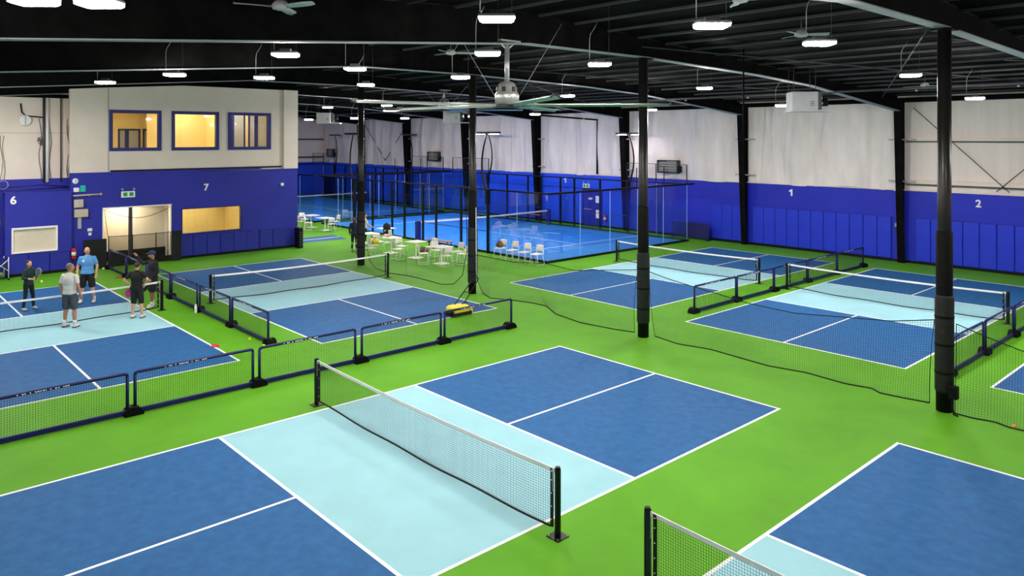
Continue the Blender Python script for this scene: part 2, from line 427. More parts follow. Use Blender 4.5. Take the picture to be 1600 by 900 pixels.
# ---- near and left walls, behind and beside the camera
wn = MB().box((XN, YL, 0), (XN+.25, YR+.2, 8.3)).build('wall_near', M_WHITE, kind='structure')
MB().box((XN-.1, YL, 0), (XN, YR-.12, 3.12)).build('blue_board', M_WBLUE, wn)
wl = MB().box((-25, YL-.25, 0), (XN, YL, 7.4)).build('wall_left', M_WHITE, kind='structure')
MB().box((-25, YL, 0), (XN, YL+.1, 3.12)).build('blue_board', M_WBLUE, wl)

# ---- office block on the left
def holed(x0, x1, y0, y1, z0, ztop, holes):
    """wall slab facing +X with rectangular holes (y0,y1,z0,z1); ztop(y) piecewise list"""
    mb = MB(); ys = sorted(set([y0, y1]+[h[0] for h in holes]+[h[1] for h in holes]+[p[0] for p in ztop if y0 < p[0] < y1]))
    def zt(y):
        for (a, za), (b, zb) in zip(ztop, ztop[1:]):
            if a <= y <= b: return za+(zb-za)*(y-a)/(b-a)
        return ztop[-1][1] if y > ztop[-1][0] else ztop[0][1]
    for a, b in zip(ys, ys[1:]):
        hs = sorted([h for h in holes if h[0] <= a+1e-6 and h[1] >= b-1e-6], key=lambda h: h[2]); z = z0
        for h in hs:
            if h[2] > z+1e-6: mb.prism([(a, z), (b, z), (b, h[2]), (a, h[2])], 'x', x0, x1)
            z = h[3]
        mb.prism([(a, z), (b, z), (b, zt(b)), (a, zt(a))], 'x', x0, x1)
    return mb
FX = -24.3
LOWH = [(1.13, 3.91, 0, 2.48), (4.32, 7.1, 1.06, 2.25)]
wb = holed(FX-.2, FX, -.05, 9.9, 0, [(-.05, 3.95), (9.9, 3.85)], LOWH).build('wall_office', M_WBLUE, kind='structure')
wb['label'] = 'royal blue lower wall of the office block, numbered 7'
WINS = [(1.4, 3.5), (3.93, 6.03), (6.45, 8.55)]
wu = holed(FX-.28, FX-.08, -.05, 9.9, 3.85, [(-.05, 7.42), (1.13, 7.52), (4.4, 7.76), (9.9, 7.76)], [(a+.1, b-.1, 4.95, 6.5) for a, b in WINS]).build('wall_office_upper', M_WHITE, kind='structure')
wu['label'] = 'white upper wall of the office block with three windows'
MB().box((FX-.06, 9.17, 3.9), (FX+.06, 9.9, 7.76)).build('pilaster', M_WHITE, wu)
MB().box((FX-.075, 1.45, 3.97), (FX-.04, 9.1, 4.045)).build('shadow_gap', M_BLACK, wu)  # black strip stands in for the shade in the gap above the blue wall
MB().box((FX-.4, 9.62, 0), (FX-.2, 9.9, 7.7)).box((-30, 9.6, 0), (FX-.2, 9.9, 7.7)).build('end_wall', M_WHITE, wu)
MB().box((FX-.085, 1.36, 3.95), (FX-.055, 1.40, 7.5)).build('corner_conduit', M_GREY, wu)
MB().box((FX-.02, 8.0, 3.85), (FX+.03, 9.9, 3.9)).box((FX-.1, -.05, 3.9), (FX+.03, 8.0, 3.97)).build('cap_rail', M_WBLUE, wb)
for i, (a, b) in enumerate(WINS):
    t = thing('window_%d' % (i+1), (FX-.08, (a+b)/2, 4.85), kind='structure'); t['label'] = 'blue framed window of the upstairs office'
    h = (b-a)/2
    MB().box((-.14, -h, 0), (.05, -h+.14, 1.76)).box((-.14, h-.14, 0), (.05, h, 1.76)).box((-.14, -h+.14, 0), (.05, h-.14, .14)).box((-.14, -h+.14, 1.62), (.05, h-.14, 1.76)).build('window_frame', M_NAVY, t)
    MB().box((-.1, -h+.14, .14), (-.09, h-.14, 1.62)).build('pane', M_WGLASS, t)
# upstairs rooms
ro = thing('wall_upstairs_room', (0, 0, 0), kind='structure'); ro['label'] = 'yellow painted upstairs room behind the windows'
MB().box((-29.2, .9, 3.9), (-24.6, 9.6, 4.0)).build('room_floor', M_CREAM, ro)
MB().box((-29.2, .9, 7.1), (-24.6, 9.6, 7.2)).build('room_ceiling', M_YELLOWR, ro)
MB().box((-29.3, .9, 4.0), (-29.2, 9.6, 7.1)).build('room_back', M_YELLOWR, ro)
MB().box((-29.2, .8, 4.0), (-24.6, .9, 7.1)).box((-29.2, 9.5, 4.0), (-24.6, 9.6, 7.1)).build('room_side', M_YELLOWR, ro)
MB().box((-29.2, 6.2, 4.0), (-24.62, 6.3, 7.1)).build('partition', M_YELLOWR, ro)
MB().box((-26.6, 3.55, 4.0), (-26.5, 6.2, 7.1)).build('partition', M_YELLOWR, ro)
def inner_window(x, ya, yb, za, zb):
    MB().box((x, ya, za), (x+.05, ya+.08, zb)).box((x, yb-.08, za), (x+.05, yb, zb)).box((x, ya, za), (x+.05, yb, za+.08)).box((x, ya, zb-.08), (x+.05, yb, zb)).box((x, (ya+yb)/2-.2, za), (x+.05, (ya+yb)/2-.02, zb)).build('inner_window', M_NAVY, ro)
    MB().box((x, ya+.08, za+.08), (x+.02, yb-.08, zb-.08)).build('inner_pane', M_GREY, ro)
inner_window(-29.19, 3.0, 4.0, 4.75, 5.85); inner_window(-29.19, 4.12, 5.1, 4.75, 5.85)
inner_window(-26.6, 7.1, 8.2, 4.5, 6.75); inner_window(-26.6, 8.36, 9.4, 4.5, 6.75)
MB().box((-26.7, 6.3, 4.0), (-26.62, 9.5, 7.1)).build('partition', M_YELLOWR, ro)
M_ROOMLAMP = mat('room_lamp', (255, 244, 222), .5, emit=22)
for yy in (2.2, 5.0, 7.9):
    t = thing('ceiling_panel_lamp', (-25.5 if yy > 4 else -26.4, yy, 7.08), 0, 'flat panel lamp on the ceiling of the upstairs room', 'lamp', 'upstairs office lamps')
    MB().box((-.32, -.32, 0), (.32, .32, .02)).build('frame', M_GREY, t); MB().box((-.28, -.28, -.012), (.28, .28, -.002)).build('diffuser', M_ROOMLAMP, t)
# downstairs room
M_ROOMLAMP2 = mat('room_lamp_low', (255, 244, 222), .5, emit=48)
rd = thing('wall_downstairs_room', (0, 0, 0), kind='structure'); rd['label'] = 'cream lit room behind the doorway'
MB().box((-27.2, .9, 0.005), (-24.5, 7.5, .02)).build('room_floor', M_DARKG, rd)
MB().box((-27.2, .9, 2.75), (-24.5, 7.5, 2.85)).build('room_ceiling', M_CREAM, rd)
MB().box((-25.7, .9, .02), (-25.6, 4.05, 2.75)).build('room_back', M_CREAM, rd)
MB().box((-27.3, 3.4, .02), (-27.2, 7.5, 2.75)).build('room_back', M_OCHRE, rd)
MB().box((-27.2, .8, 0), (-24.5, .9, 2.75)).box((-27.2, 7.4, 0), (-24.5, 7.5, 2.75)).build('room_side', M_OCHRE, rd)
MB().box((-24.56, 2.2, 0), (-24.42, 2.33, 2.48)).build('door_post', M_DARKG, rd)
MB().box((-25.72, 4.05, 0), (-25.58, 4.13, 2.6)).build('door_jamb', M_TAPE, rd)
MB().box((-25.59, .95, .02), (-25.57, 4.04, .45)).build('black_skirting', M_BLACK, rd)
for (xx, yy) in ((-25.0, 2.2), (-25.9, 5.6)):
    t = thing('ceiling_panel_lamp', (xx, yy, 2.73), 0, 'flat panel lamp on the ceiling of the downstairs room', 'lamp', 'downstairs room lamps')
    MB().box((-.22, -.32, 0), (.22, .32, .02)).build('frame', M_GREY, t); MB().box((-.18, -.28, -.012), (.18, .28, -.002)).build('diffuser', M_ROOMLAMP2, t)
tr = thing('door_2', (FX, 2.52, 0), kind='structure'); tr['label'] = 'wide doorway into the lit room'
MB().box((-.2, -1.39, 0), (.012, -1.35, 2.48)).box((-.2, 1.33, 0), (.012, 1.39, 2.48)).box((-.2, -1.35, 2.43), (.012, 1.33, 2.48)).build('door_frame', M_TAPE, tr)
tw = thing('window_4', (FX, 5.71, 1.06), kind='structure'); tw['label'] = 'wide lower window with yellow wall behind'
MB().box((-.2, -1.39, 0), (.02, -1.34, 1.19)).box((-.2, 1.34, 0), (.02, 1.39, 1.19)).box((-.2, -1.34, 1.14), (.02, 1.34, 1.19)).box((-.2, -1.34, 0), (.02, 1.34, .05)).build('window_frame', M_NAVY, tw)
MB().box((-.12, -1.34, .05), (-.11, 1.34, 1.14)).build('pane', M_WGLASS, tw)
def lowpads(par, x, y0, y1, n, z1):
    wd = (y1-y0)/n; g = MB().box((0, .006, .12), (.07, wd-.006, z1), bev=.02).build('wall_pad', M_PAD, par, (x, y0, 0))
    for i in range(1, n): share(g, par, (x, y0+wd*i, 0))
    MB().box((x, y0-.03, z1), (x+.09, y1+.25, z1+.02)).build('pad_cap', M_WBLUE, par)
lowpads(wb, FX, 4.2, 7.3, 5, 1.0); lowpads(wb, FX, 7.95, 9.25, 2, .98)
MB().box((FX, 3.95, 0), (FX+.02, 9.9, .1)).box((FX, -.05, 0), (FX+.02, 1.1, .1)).build('black_base', M_BLACK, wb)
RY = (PI/2, 0, PI/2)
text_mesh('7', .42, .01, M_LINE, 'number', wb, (FX+.012, 5.42, 3.14), RY, .012)
exit_sign('exit_sign', (FX, 2.12, 3.0), PI/2, 'white and green exit sign above the wide lit doorway')
def wallbox(name, y, z, w_, h_, d_, m, label, cat):
    t = thing(name, (FX, y, z), 0, label, cat)
    MB().box((0, -w_/2, -h_/2), (d_, w_/2, h_/2), bev=.008).build('case', m, t)
    MB().box((d_, -w_/2+.02, -h_/2+.02), (d_+.006, w_/2-.02, h_/2-.02)).build('cover', m, t)
    return t
wallbox('alarm_box', .16, 3.28, .2, .17, .05, M_TAPE, 'small white square box on the blue wall left of the teal box', 'box')
wallbox('notice_box', .4, 3.32, .2, .26, .04, mat('teal', (30, 190, 170), .5, .05, 4.), 'teal square box on the blue wall below the round clock', 'box')
wallbox('control_box', .22, 2.72, .34, .32, .16, mat('beige', (204, 190, 172), .5, .05, 4.), 'beige control box under the wall pipe', 'box')
wallbox('breaker_box', .32, 2.32, .5, .32, .14, MATS['beige'], 'wide beige breaker box below the control box', 'box')
wallbox('duct_cover', .27, 1.92, .13, .48, .08, M_GREY, 'narrow grey vertical cover below the breaker box', 'duct')
wallbox('switch_plate', .66, 1.6, .18, .12, .02, M_TAPE, 'upper white switch plate left of the doorway', 'switch')
wallbox('switch_plate', .66, 1.42, .12, .12, .02, M_TAPE, 'lower white switch plate left of the doorway', 'switch')
t = thing('wall_clock', (FX, .13, 3.64), 0, 'round white clock high on the blue wall by the corner', 'clock')
MB().ell((.0, 0, 0), (.05, .115, .115), 16, 8).build('case', M_TAPE, t); MB().box((.045, -.01, -.03), (.055, .01, .05)).build('hands', M_BLACK, t)
t = thing('wall_pipe', (FX, .5, 3.04), 0, 'horizontal pale wall pipe above the control box', 'pipe')
MB().tube([(.06, -.5, .0), (.06, .55, .02)], .035, 8).build('pipe', MATS['beige'], t); MB().tube([(.06, .52, .02), (.06, .6, .02)], .055, 8).build('end_cap', MATS['beige'], t)
MB().box((0, .1, -.05), (.06, .14, .03)).box((0, -.35, -.05), (.06, -.31, .03)).build('bracket', M_GREY, t)
t = thing('round_wall_lamp', (FX, 9.07, 3.13), 0, 'round white lamp on the blue wall near its right corner', 'lamp')
MB().ell((.07, 0, 0), (.08, .09, .09), 14, 8).build('globe', M_TAPE, t); MB().box((0, -.06, -.06), (.03, .06, .06)).build('base', M_GREY, t)
# ---- projecting wall numbered 6 and the white wall behind it
w6 = holed(-24.6, -24.1, -2.32, -.05, 0, [(-2.32, 3.27), (-.05, 3.22)], [(-2.11, -.55, .9, 1.9)]).build('wall_six', M_WBLUE, kind='structure')
w6['label'] = 'blue projecting wall numbered 6'
text_mesh('6', .42, .01, M_LINE, 'number', w6, (-24.088, -2.05, 2.97), RY, .012)
MB().box((-24.62, -2.32, 3.22), (-24.08, -.05, 3.27)).build('cap_rail', M_WBLUE, w6)
lowpads(w6, -24.1, -2.28, -.1, 3, .82)
MB().box((-24.1, -2.32, 0), (-24.05, -.05, .11)).build('black_base', M_BLACK, w6)
sc = thing('window_5', (-24.1, -1.33, .9), kind='structure'); sc['label'] = 'white framed window with cream blind'
MB().box((-.2, -.78, 0), (.05, -.72, 1.0)).box((-.2, .72, 0), (.05, .78, 1.0)).box((-.2, -.72, .93), (.06, .72, 1.0)).box((-.2, -.72, 0), (.05, .72, .05)).build('window_frame', M_TAPE, sc)
MB().box((-.06, -.72, .05), (-.04, .72, .93)).build('blind', mat('blind_cream', (222, 208, 190), .8, .04, 2.), sc)
wk = MB().box((-25.4, YL, 0), (-25.1, .8, 7.4)).build('wall_back_left', M_WHITE, kind='structure'); wk['label'] = 'white wall above blue, left of the office block'
MB().box((-25.1, YL, .1), (-25.05, .8, 3.75)).build('blue_board', M_WBLUE, wk)
MB().box((-25.1, YL, 5.6), (-25.085, .8, 5.62)).build('panel_joint', M_GREY, wk)
for (yy, r_, m_) in [(-.85, .05, M_DARKG), (-.74, .06, M_TAPE), (-.25, .025, M_DARKG)]:
    MB().tube([(-25.0, yy, 3.6), (-25.0, yy, 7.15)], r_, 8).build('riser_pipe', m_, wk)
MB().tube([(-25.0, -.85, 7.15), (-25.0, -.3, 7.15), (-25, -.25, 7.1)], .025, 6).build('riser_pipe', M_DARKG, wk)
MB().tube([(-25.02, -.9, 6.25), (-25.02, -1.5, 6.3), (-25.02, -1.62, 6.45), (-25.02, -1.66, 6.8)], .03, 6).build('conduit', M_BLACK, wk)
for k, yy in enumerate((-.98, -.62, .02, .06, -2.3, -2.22)):
    MB().tube([(-25.06, yy+.05*math.sin(i*1.3+k), 3.4+i*.35) for i in range(9 if k < 4 else 7)], .01, 5).build('loose_cable', M_DARKG, wk)
MB().tube([(-25.03, -2.25+.16*math.cos(a*PI/8)*(1+.02*a/8), 3.55+.16*math.sin(a*PI/8)) for a in range(40)], .012, 5).build('cable_coil', M_GREY, wk)
MB().tube([(-25.04, -2.6, 3.42), (-25.04, -1.0, 3.5), (-25.04, 0, 3.4)], .02, 6).tube([(-25.04, -2.6, 3.3), (-25.04, 0, 3.36)], .02, 6).build('conduit', M_NAVY, wk)
MB().box((-25.05, YL, 7.05), (-24.9, .8, 7.2)).build('top_beam', M_STEELB, wk)
t = thing('round_wall_vent', (-25.1, -1.5, 6.12), 0, 'round white vent cap on the upper left white wall', 'vent')
MB().lathe([(.24, 0), (.24, .08), (.18, .12)], n=12).build('cap', M_TAPE, t); MB().box((-.2, -.02, .121), (.2, .02, .13)).build('louvre', M_GREY, t)
t.rotation_euler = (0, PI/2, 0)
t = thing('valve_cluster', (-25.02, -.95, 5.3), 0, 'cluster of small pipe valves on the white wall riser', 'valve')
for k in range(5):
    a = k*1.25; MB().tube([(.05, .0, .0), (.08, -.12*abs(math.cos(a))-.02, .14*math.sin(a))], .02, 6).ell((.09, -.13*abs(math.cos(a)), .15*math.sin(a)), (.035, .035, .035), 8, 6).build('valve', M_GREY if k % 2 else M_DARKG, t)
exit_sign('exit_sign', (-25.05, -2.62, 2.1), PI/2, 'green exit sign cut by the left edge, beside the wall numbered 6')
extinguisher((-23.98, -.0, .5), PI/2, 'red fire extinguisher by the doorway, behind the man in the white shirt')

# ================================================================== COURTS
CW, CB, CK = 3.048, 6.706, 2.134
def court(loc, rz, label):
    t = thing('pickleball_court', loc, rz, label, 'court', 'painted pickleball courts')
    e = .001
    for sx in (-1, 1):
        for sy in (-1, 1):
            x0, x1 = sorted((0, sx*CW)); y0, y1 = sorted((sy*CK, sy*CB))
            MB().box((x0, y0, 0), (x1, y1, .002)).build('service_box', M_COURT, t)
    MB().box((-CW, -CK, 0), (CW, CK, .002)).build('kitchen', M_KITCH, t)
    L = .027
    for s_ in (-1, 1):
        MB().box((s_*CW-L, -CB-L, 0), (s_*CW+L, CB+L, .004)).build('sideline', M_LINE, t)
        MB().box((-CW+L, s_*CB-L, 0), (CW-L, s_*CB+L, .004)).build('baseline', M_LINE, t)
        MB().box((-CW+L, s_*CK-L, 0), (CW-L, s_*CK+L, .004)).build('kitchen_line', M_LINE, t)
        y0, y1 = sorted((s_*(CK+L), s_*(CB-L))); MB().box((-L, y0, 0), (L, y1, .004)).build('centre_line', M_LINE, t)
    return t
CA = (0, 0, 0); CBk = (-14.15, 5.3, 0); CC = (.68, 18.04, 0); CD = (-14.12, -3.02, 0); CE = (-7.22, 18.2, 0); CF = (8.36, -.02, 0); CG = (8.55, 18.04, 0)
court(CA, 0, 'pickleball court in the foreground centre with pale blue kitchen')
court(CBk, PI/2, 'pickleball court in front of the doorway, behind the rolling machine')
court(CC, 0, 'pickleball court in front of the wall numbered 2, behind the black floor netting')
court(CD, PI/2, 'pickleball court where four players stand talking at the net')
court(CE, 0, 'pickleball court between the padel cage and the second blue barrier row')
court(CF, 0, 'pickleball court cut off at the bottom right corner')
court(CG, 0, 'pickleball court cut off at the right edge beyond the black column')

# ---- pickleball nets
def net_proto():
    t = thing('pickleball_net')
    HW = 3.41
    top = lambda u: .915-.05*(1-(2*u-1)**2)
    bot = lambda u: .10-.055*(1-(2*u-1)**2)+.01*math.sin(u*19)
    for s_ in (-1, 1):
        p = MB().box((-.045, -.045, .012), (.045, .045, .95), bev=.03).build('post', M_BLACK, t, (s_*HW, 0, 0))
        MB().box((-.11, -.11, 0), (.11, .11, .014)).build('base_plate', M_BLACK, p)
        for a in (-1, 1):
            for b in (-1, 1): MB().lathe([(.012, .012), (.012, .022)], (a*.085, b*.085, 0), 6).build('bolt', M_ALU, p)
        MB().tube([(-s_*.05, -.02, .6), (-s_*.07, -.03, .62), (-s_*.07, -.03, .93)], .006, 5).build('tension_cable', M_ALU, p)
        st = MB().box((-.025, -.008, .1), (.025, .008, .9)).build('end_strap', M_NETBLK, t, (s_*(HW-.11), 0, 0))
        for z in (.2, .38, .56, .74, .86): MB().tube([(s_*.0, -.012, z), (0, .012, z)], .009, 6).build('stud', M_TAPE, st)
    x0, x1 = -HW+.13, HW-.13
    f = lambda u, v: (x0+(x1-x0)*u, .0, bot(u)+(top(u)-.03-bot(u))*v)
    MB().net(f, 190, 22, .0023, su=30, sv=1).build('netting', M_NETBLK, t, kind='stuff')
    n = 30; mb = MB()
    rows = []
    for dy, dz in ((-.006, -.055), (-.006, 0), (.006, 0), (.006, -.055), (-.006, -.055)):
        rows.append([(-HW+.04+(2*HW-.08)*i/n, dy, top(i/n)+dz) for i in range(n+1)])
    mb.quadstrip(rows, False).build('top_tape', M_TAPE, t)
    MB().tube([(x0+(x1-x0)*i/40, 0, bot(i/40)) for i in range(41)], .016, 6).build('bottom_cord', M_NETBLK, t)
    return t
np_ = net_proto()
NETS = [(CA, 0, 'pickleball net across the foreground centre court'), (CBk, PI/2, 'pickleball net behind the blue barrier, in front of the doorway wall'),
        (CC, 0, 'pickleball net in front of the wall numbered 2'), (CD, PI/2, 'pickleball net beside the four players talking'),
        (CE, 0, 'pickleball net in front of the padel cage corner'), (CF, 0, 'pickleball net cut off at the bottom right')]
for i, (c, rz, lb) in enumerate(NETS):
    o = np_ if i == 0 else copy_tree(np_)
    o.location = (c[0]+(.03 if i == 0 else -.1 if i == 4 else -.2 if i == 3 else -.12 if i == 1 else 0), c[1]+(-.03 if i == 0 else 0), 0); o.rotation_euler.z = rz
    tag(o, lb, 'net', 'pickleball nets')
np_.location.z = 0

# ---- blue barrier units
BL = 2.38
def barrier_proto(lean=0):
    t = thing('court_barrier')
    H = .82
    r = .033
    def P(x, z): return (x+lean*z, 0, z)
    for s_ in (0, 1):
        MB().tube([P(s_*BL, .05), P(s_*BL, H-.04)], r, 8).build('upright', M_BARR, t)
    MB().tube([P(0, H-.05), P(.015, H-.012), P(.05, H), P(BL-.05, H), P(BL-.015, H-.012), P(BL, H-.05)], r, 8).build('top_rail', M_BARR, t)
    MB().box((.0, -.03, .02), (BL, .03, .115), bev=.012).build('bottom_rail', M_BARR, t)
    f = lambda u, v: P(.02+(BL-.04)*u, .07+(H-.09)*v)
    MB().net(f, 54, 17, .0024).build('netting', M_NETBLK, t, kind='stuff')
    rnd = random.Random(3); x = .55; mb = MB()
    while x < 1.35:
        w_ = rnd.choice((.015, .02, .03)); mb.box((x+lean*H, -r-.002, H-.01), (x+w_+lean*H, -r*.8, H+.01)); x += w_+rnd.choice((.012, .02, .06))
    mb.build('printed_lettering', M_TAPE, t, kind='stuff')
    return t
def foot(loc, rz, label, group):
    t = thing('barrier_foot', loc, rz, label, 'foot', group)
    MB().prism([(-.17, 0), (.17, 0), (.18, .04), (.13, .12), (.07, .16), (-.07, .16), (-.13, .12), (-.18, .04)], 'y', -.12, .12).build('rubber_block', M_RUBBER, t)
    for s_ in (-1, 1): MB().tube([(s_*.06, 0, .1), (s_*.06, 0, .17)], .034, 8).build('socket', M_BLACK, t)
    return t
bp0 = barrier_proto(); used = [False]
FOOT0 = []
def place_foot(x, y, rz, label, group):
    if not FOOT0: o = foot((x, y, 0), rz, label, group); FOOT0.append(o)
    else: o = copy_tree(FOOT0[0]); o.location = (x, y, 0); o.rotation_euler.z = rz; tag(o, label, 'foot', group)
    return o
def barrier(x, y, rz, label, group):
    o = bp0 if not used[0] else copy_tree(bp0); used[0] = True
    o.location = (x, y, 0.0); o.rotation_euler.z = rz; tag(o, label, 'barrier', group); return o
gA = 'barriers along the foreground court'
js = [-5.47, -2.95, -.42, 2.14, 4.64, 7.02]
nm = ['cut off at the left edge', 'second from the left in the foreground row', 'middle of the foreground row, behind the near net post', 'fourth in the foreground row, beside the rolling machine', 'last on the right of the foreground row']
for i in range(5): barrier(-5.32, js[i]+.04, PI/2, 'blue framed net barrier, '+nm[i], gA)
fl = ['hidden off the left edge', 'between the first and second foreground barriers', 'between the second and middle foreground barriers', 'just right of the near net post', 'below the yellow rolling machine', 'at the free right end of the foreground row']
for i in range(1, 6): place_foot(-5.32, js[i]+(0 if i < 5 else -.03), PI/2, 'black rubber barrier foot '+fl[i], gA)
gB = 'barriers between the two left courts'
xs = [-23.6, -21.1, -18.5, -15.95, -13.35, -10.8, -8.28]
nb = ['farthest one, standing before the lit doorway', 'second one from the doorway, behind the man in the cap', 'third one from the doorway, right of the man in the cap', 'in the left row, just left of the white bottle', 'one in the left row between the bottle and the yellow balls', 'nearest one of the left row, ending at the yellow balls']
for i in range(6): barrier(xs[i]+.04, 1.2, 0, 'blue framed net barrier, '+nb[i], gB)
fb_ = ['at the doorway end of the left row', 'behind the pointing man in the cap', 'right of the man in the cap', 'left of the white bottle', 'right beside the white bottle', 'between the bottle and the yellow balls', 'by the two yellow balls at the row end']
for i in range(7): place_foot(xs[i], 1.2, 0, 'black rubber barrier foot '+fb_[i], gB)
gC = 'barriers between the two courts by the long wall'
ys = [12.45, 14.9, 17.35, 19.85, 22.3, 24.75]
nc = ['nearest one beside the black centre column', 'second one beyond the centre column', 'middle one at the far net post', 'fourth one, behind the tape of the wall-side net', 'farthest one, ending by the blue wall pads']
for i in range(5): barrier(-2.85, ys[i]+.02, PI/2, 'blue net barrier of the wall-side row, '+nc[i], gC)
fc = ['at the near end of the wall-side row', 'second in the wall-side row', 'third in the wall-side row', 'fourth in the wall-side row', 'fifth in the wall-side row', 'at the far end by the wall pads']
for i in range(6): place_foot(-2.85, ys[i], PI/2, 'black rubber barrier foot '+fc[i], gC)
gD = 'barriers at the right edge'
yd = [11.55, 14.1, 16.62, 19.1]
nd = ['partly hidden by the big right column', 'next one right of the big right column', 'cut off at the right edge']
for i in range(3): barrier(4.6, yd[i]+.04, PI/2, 'blue framed net barrier, '+nd[i], gD)
for i in range(3): place_foot(4.6, yd[i], PI/2, 'black rubber barrier foot '+['behind the big right column', 'between the two right edge barriers', 'at the right edge of the picture'][i], gD)

# ================================================================== COLUMNS AND FLOOR NETTING
COLS = [(-17.42, 9.4), (-9.74, 9.25), (-2.19, 9.08), (5.3, 9.05)]
cl = ['black steel column farthest left, by the white tables', 'black steel column behind the rolling machine', 'black steel column in the centre between the courts', 'large black steel column on the right, nearest the camera']
for i, (x, y) in enumerate(COLS):
    t = thing('steel_column', (x, y, 0), 0, cl[i], 'column', 'round steel columns')
    MB().lathe([(.125, 0), (.125, 7.57)], n=24).build('shaft', M_COLUMN, t)
    MB().box((-.2, -.2, 7.55), (.2, .2, 7.58)).build('cap_plate', M_STEELB, t)
    MB().lathe([(.15, 0), (.15, 3.55), (.128, 3.58)], n=24).build('black_sleeve', M_SLEEVE, t)
    p = MB().lathe([(.155, .38), (.172, .42), (.172, 2.25), (.155, 2.3)], n=20).build('pad_wrap', M_PADBLK, t)
    for z in (.75, 1.3, 1.85): MB().lathe([(.175, z), (.177, z+.01), (.177, z+.04), (.175, z+.05)], n=20).build('strap', M_SLEEVE, p)
    if i == 3:
        MB().box((.13, -.19, .32), (.28, -.05, .56)).build('outlet_box', M_SLEEVE, t)
        MB().tube([(.2, -.14, .34), (.2, -.15, .12), (.22, -.16, .02), (.3, -.18, .012)], .018, 6).build('cable', M_SLEEVE, t)
    if i == 1: MB().tube([(.18, .0, 3.0), (.2, 0, 1.0), (.21, 0, .02)], .012, 5).build('cable', M_TAPE, t)

def lerp_pts(pts, t, key=0):
    for a, b in zip(pts, pts[1:]):
        if a[key] <= t <= b[key] or b is pts[-1]:
            k = (t-a[key])/((b[key]-a[key]) or 1); return [a[j]+(b[j]-a[j])*k for j in range(len(a))]
def floor_net(top, bot, label, cells, vcells=34):
    """top: (x,z) list on the column line, bot: (x,y) list on the floor"""
    x0t, x1t = top[0][0], top[-1][0]; x0b, x1b = bot[0][0], bot[-1][0]
    def fn(u, v):
        T = lerp_pts(top, x0t+(x1t-x0t)*u); B = lerp_pts(bot, x0b+(x1b-x0b)*u)
        k = v+.0
        y = B[1]+(9.1-B[1])*(1-(1-v)**2)
        return (B[0]+(T[0]-B[0])*v, y+.05*math.sin(u*23)*math.sin(v*PI), .012+(T[1]-.012)*k)
    t = thing('floor_netting', (0, 0, 0), 0, label, 'netting', 'black divider netting between columns')
    MB().net(fn, cells, vcells, .0021, su=40, sv=6).build('mesh', M_NETBLK, t, kind='stuff')
    MB().tube([fn(i/60, 1) for i in range(61)], .011, 5).build('top_cord', M_ROPE, t)
    MB().tube([fn(i/60, 0) for i in range(61)], .016, 5).build('bottom_rope', M_ROPE, t)
    MB().tube([fn(0, i/8) for i in range(9)], .008, 5).build('side_cord', M_ROPE, t)
    MB().tube([fn(1, i/8) for i in range(9)], .008, 5).build('side_cord', M_ROPE, t)
    return t
floor_net([(-9.5, 1.4), (-7.5, 1.38), (-5.9, 1.52), (-4.8, 1.46), (-2.4, 1.79)],
          [(-9.5, 9.5), (-8.7, 9.17), (-7.95, 9.5), (-7.2, 9.7), (-6.6, 9.72), (-5.6, 9.16), (-4.4, 8.93), (-3.2, 9.07), (-2.6, 9.23)],
          'black netting hung between the rolling machine column and the centre column', 140)
floor_net([(-2.0, 1.79), (-1.36, 1.68), (-.66, 1.6), (.98, 1.42), (2.12, 1.38), (3.16, 1.48), (4.3, 1.59), (5.1, 1.76)],
          [(-1.98, 9.32), (-1.09, 9.14), (-.25, 9.33), (1.46, 9.14), (2.32, 9.31), (3.26, 9.2), (3.82, 9.32), (3.99, 9.14), (4.46, 9.19), (4.95, 9.28)],
          'black netting hung between the centre column and the large right column', 140)
floor_net([(5.5, 1.75), (5.9, 1.63), (6.63, 1.44), (9, 1.4), (12.5, 1.75)],
          [(5.5, 9.01), (5.82, 8.99), (6.17, 9.08), (6.41, 8.97), (6.66, 8.98), (9, 9.2), (12.5, 9.1)],
          'black netting running from the large right column out of the picture', 140)
t = thing('loose_rope', (0, 0, 0), 0, 'loose black rope on the floor in front of the white tables', 'rope')
MB().tube([(-17.2, 9.55, .8), (-16.9, 9.5, .25), (-16.2, 9.35, .03), (-15.0, 9.2, .014), (-14.0, 9.45, .014), (-12.8, 9.45, .014), (-11.7, 9.37, .014), (-11.0, 9.4, .12), (-10.5, 9.4, .5), (-10.25, 9.4, 1.4), (-10.2, 9.35, 2.6), (-10.0, 9.3, 3.6)], .013, 6).build('bottom_rope', M_ROPE, t)
MB().tube([(-14.05, 9.42, .014), (-14.05, 9.42, 1.3), (-14.05, 9.42, 7.4)], .004, 4).build('hanging_line', M_ROPE, t)

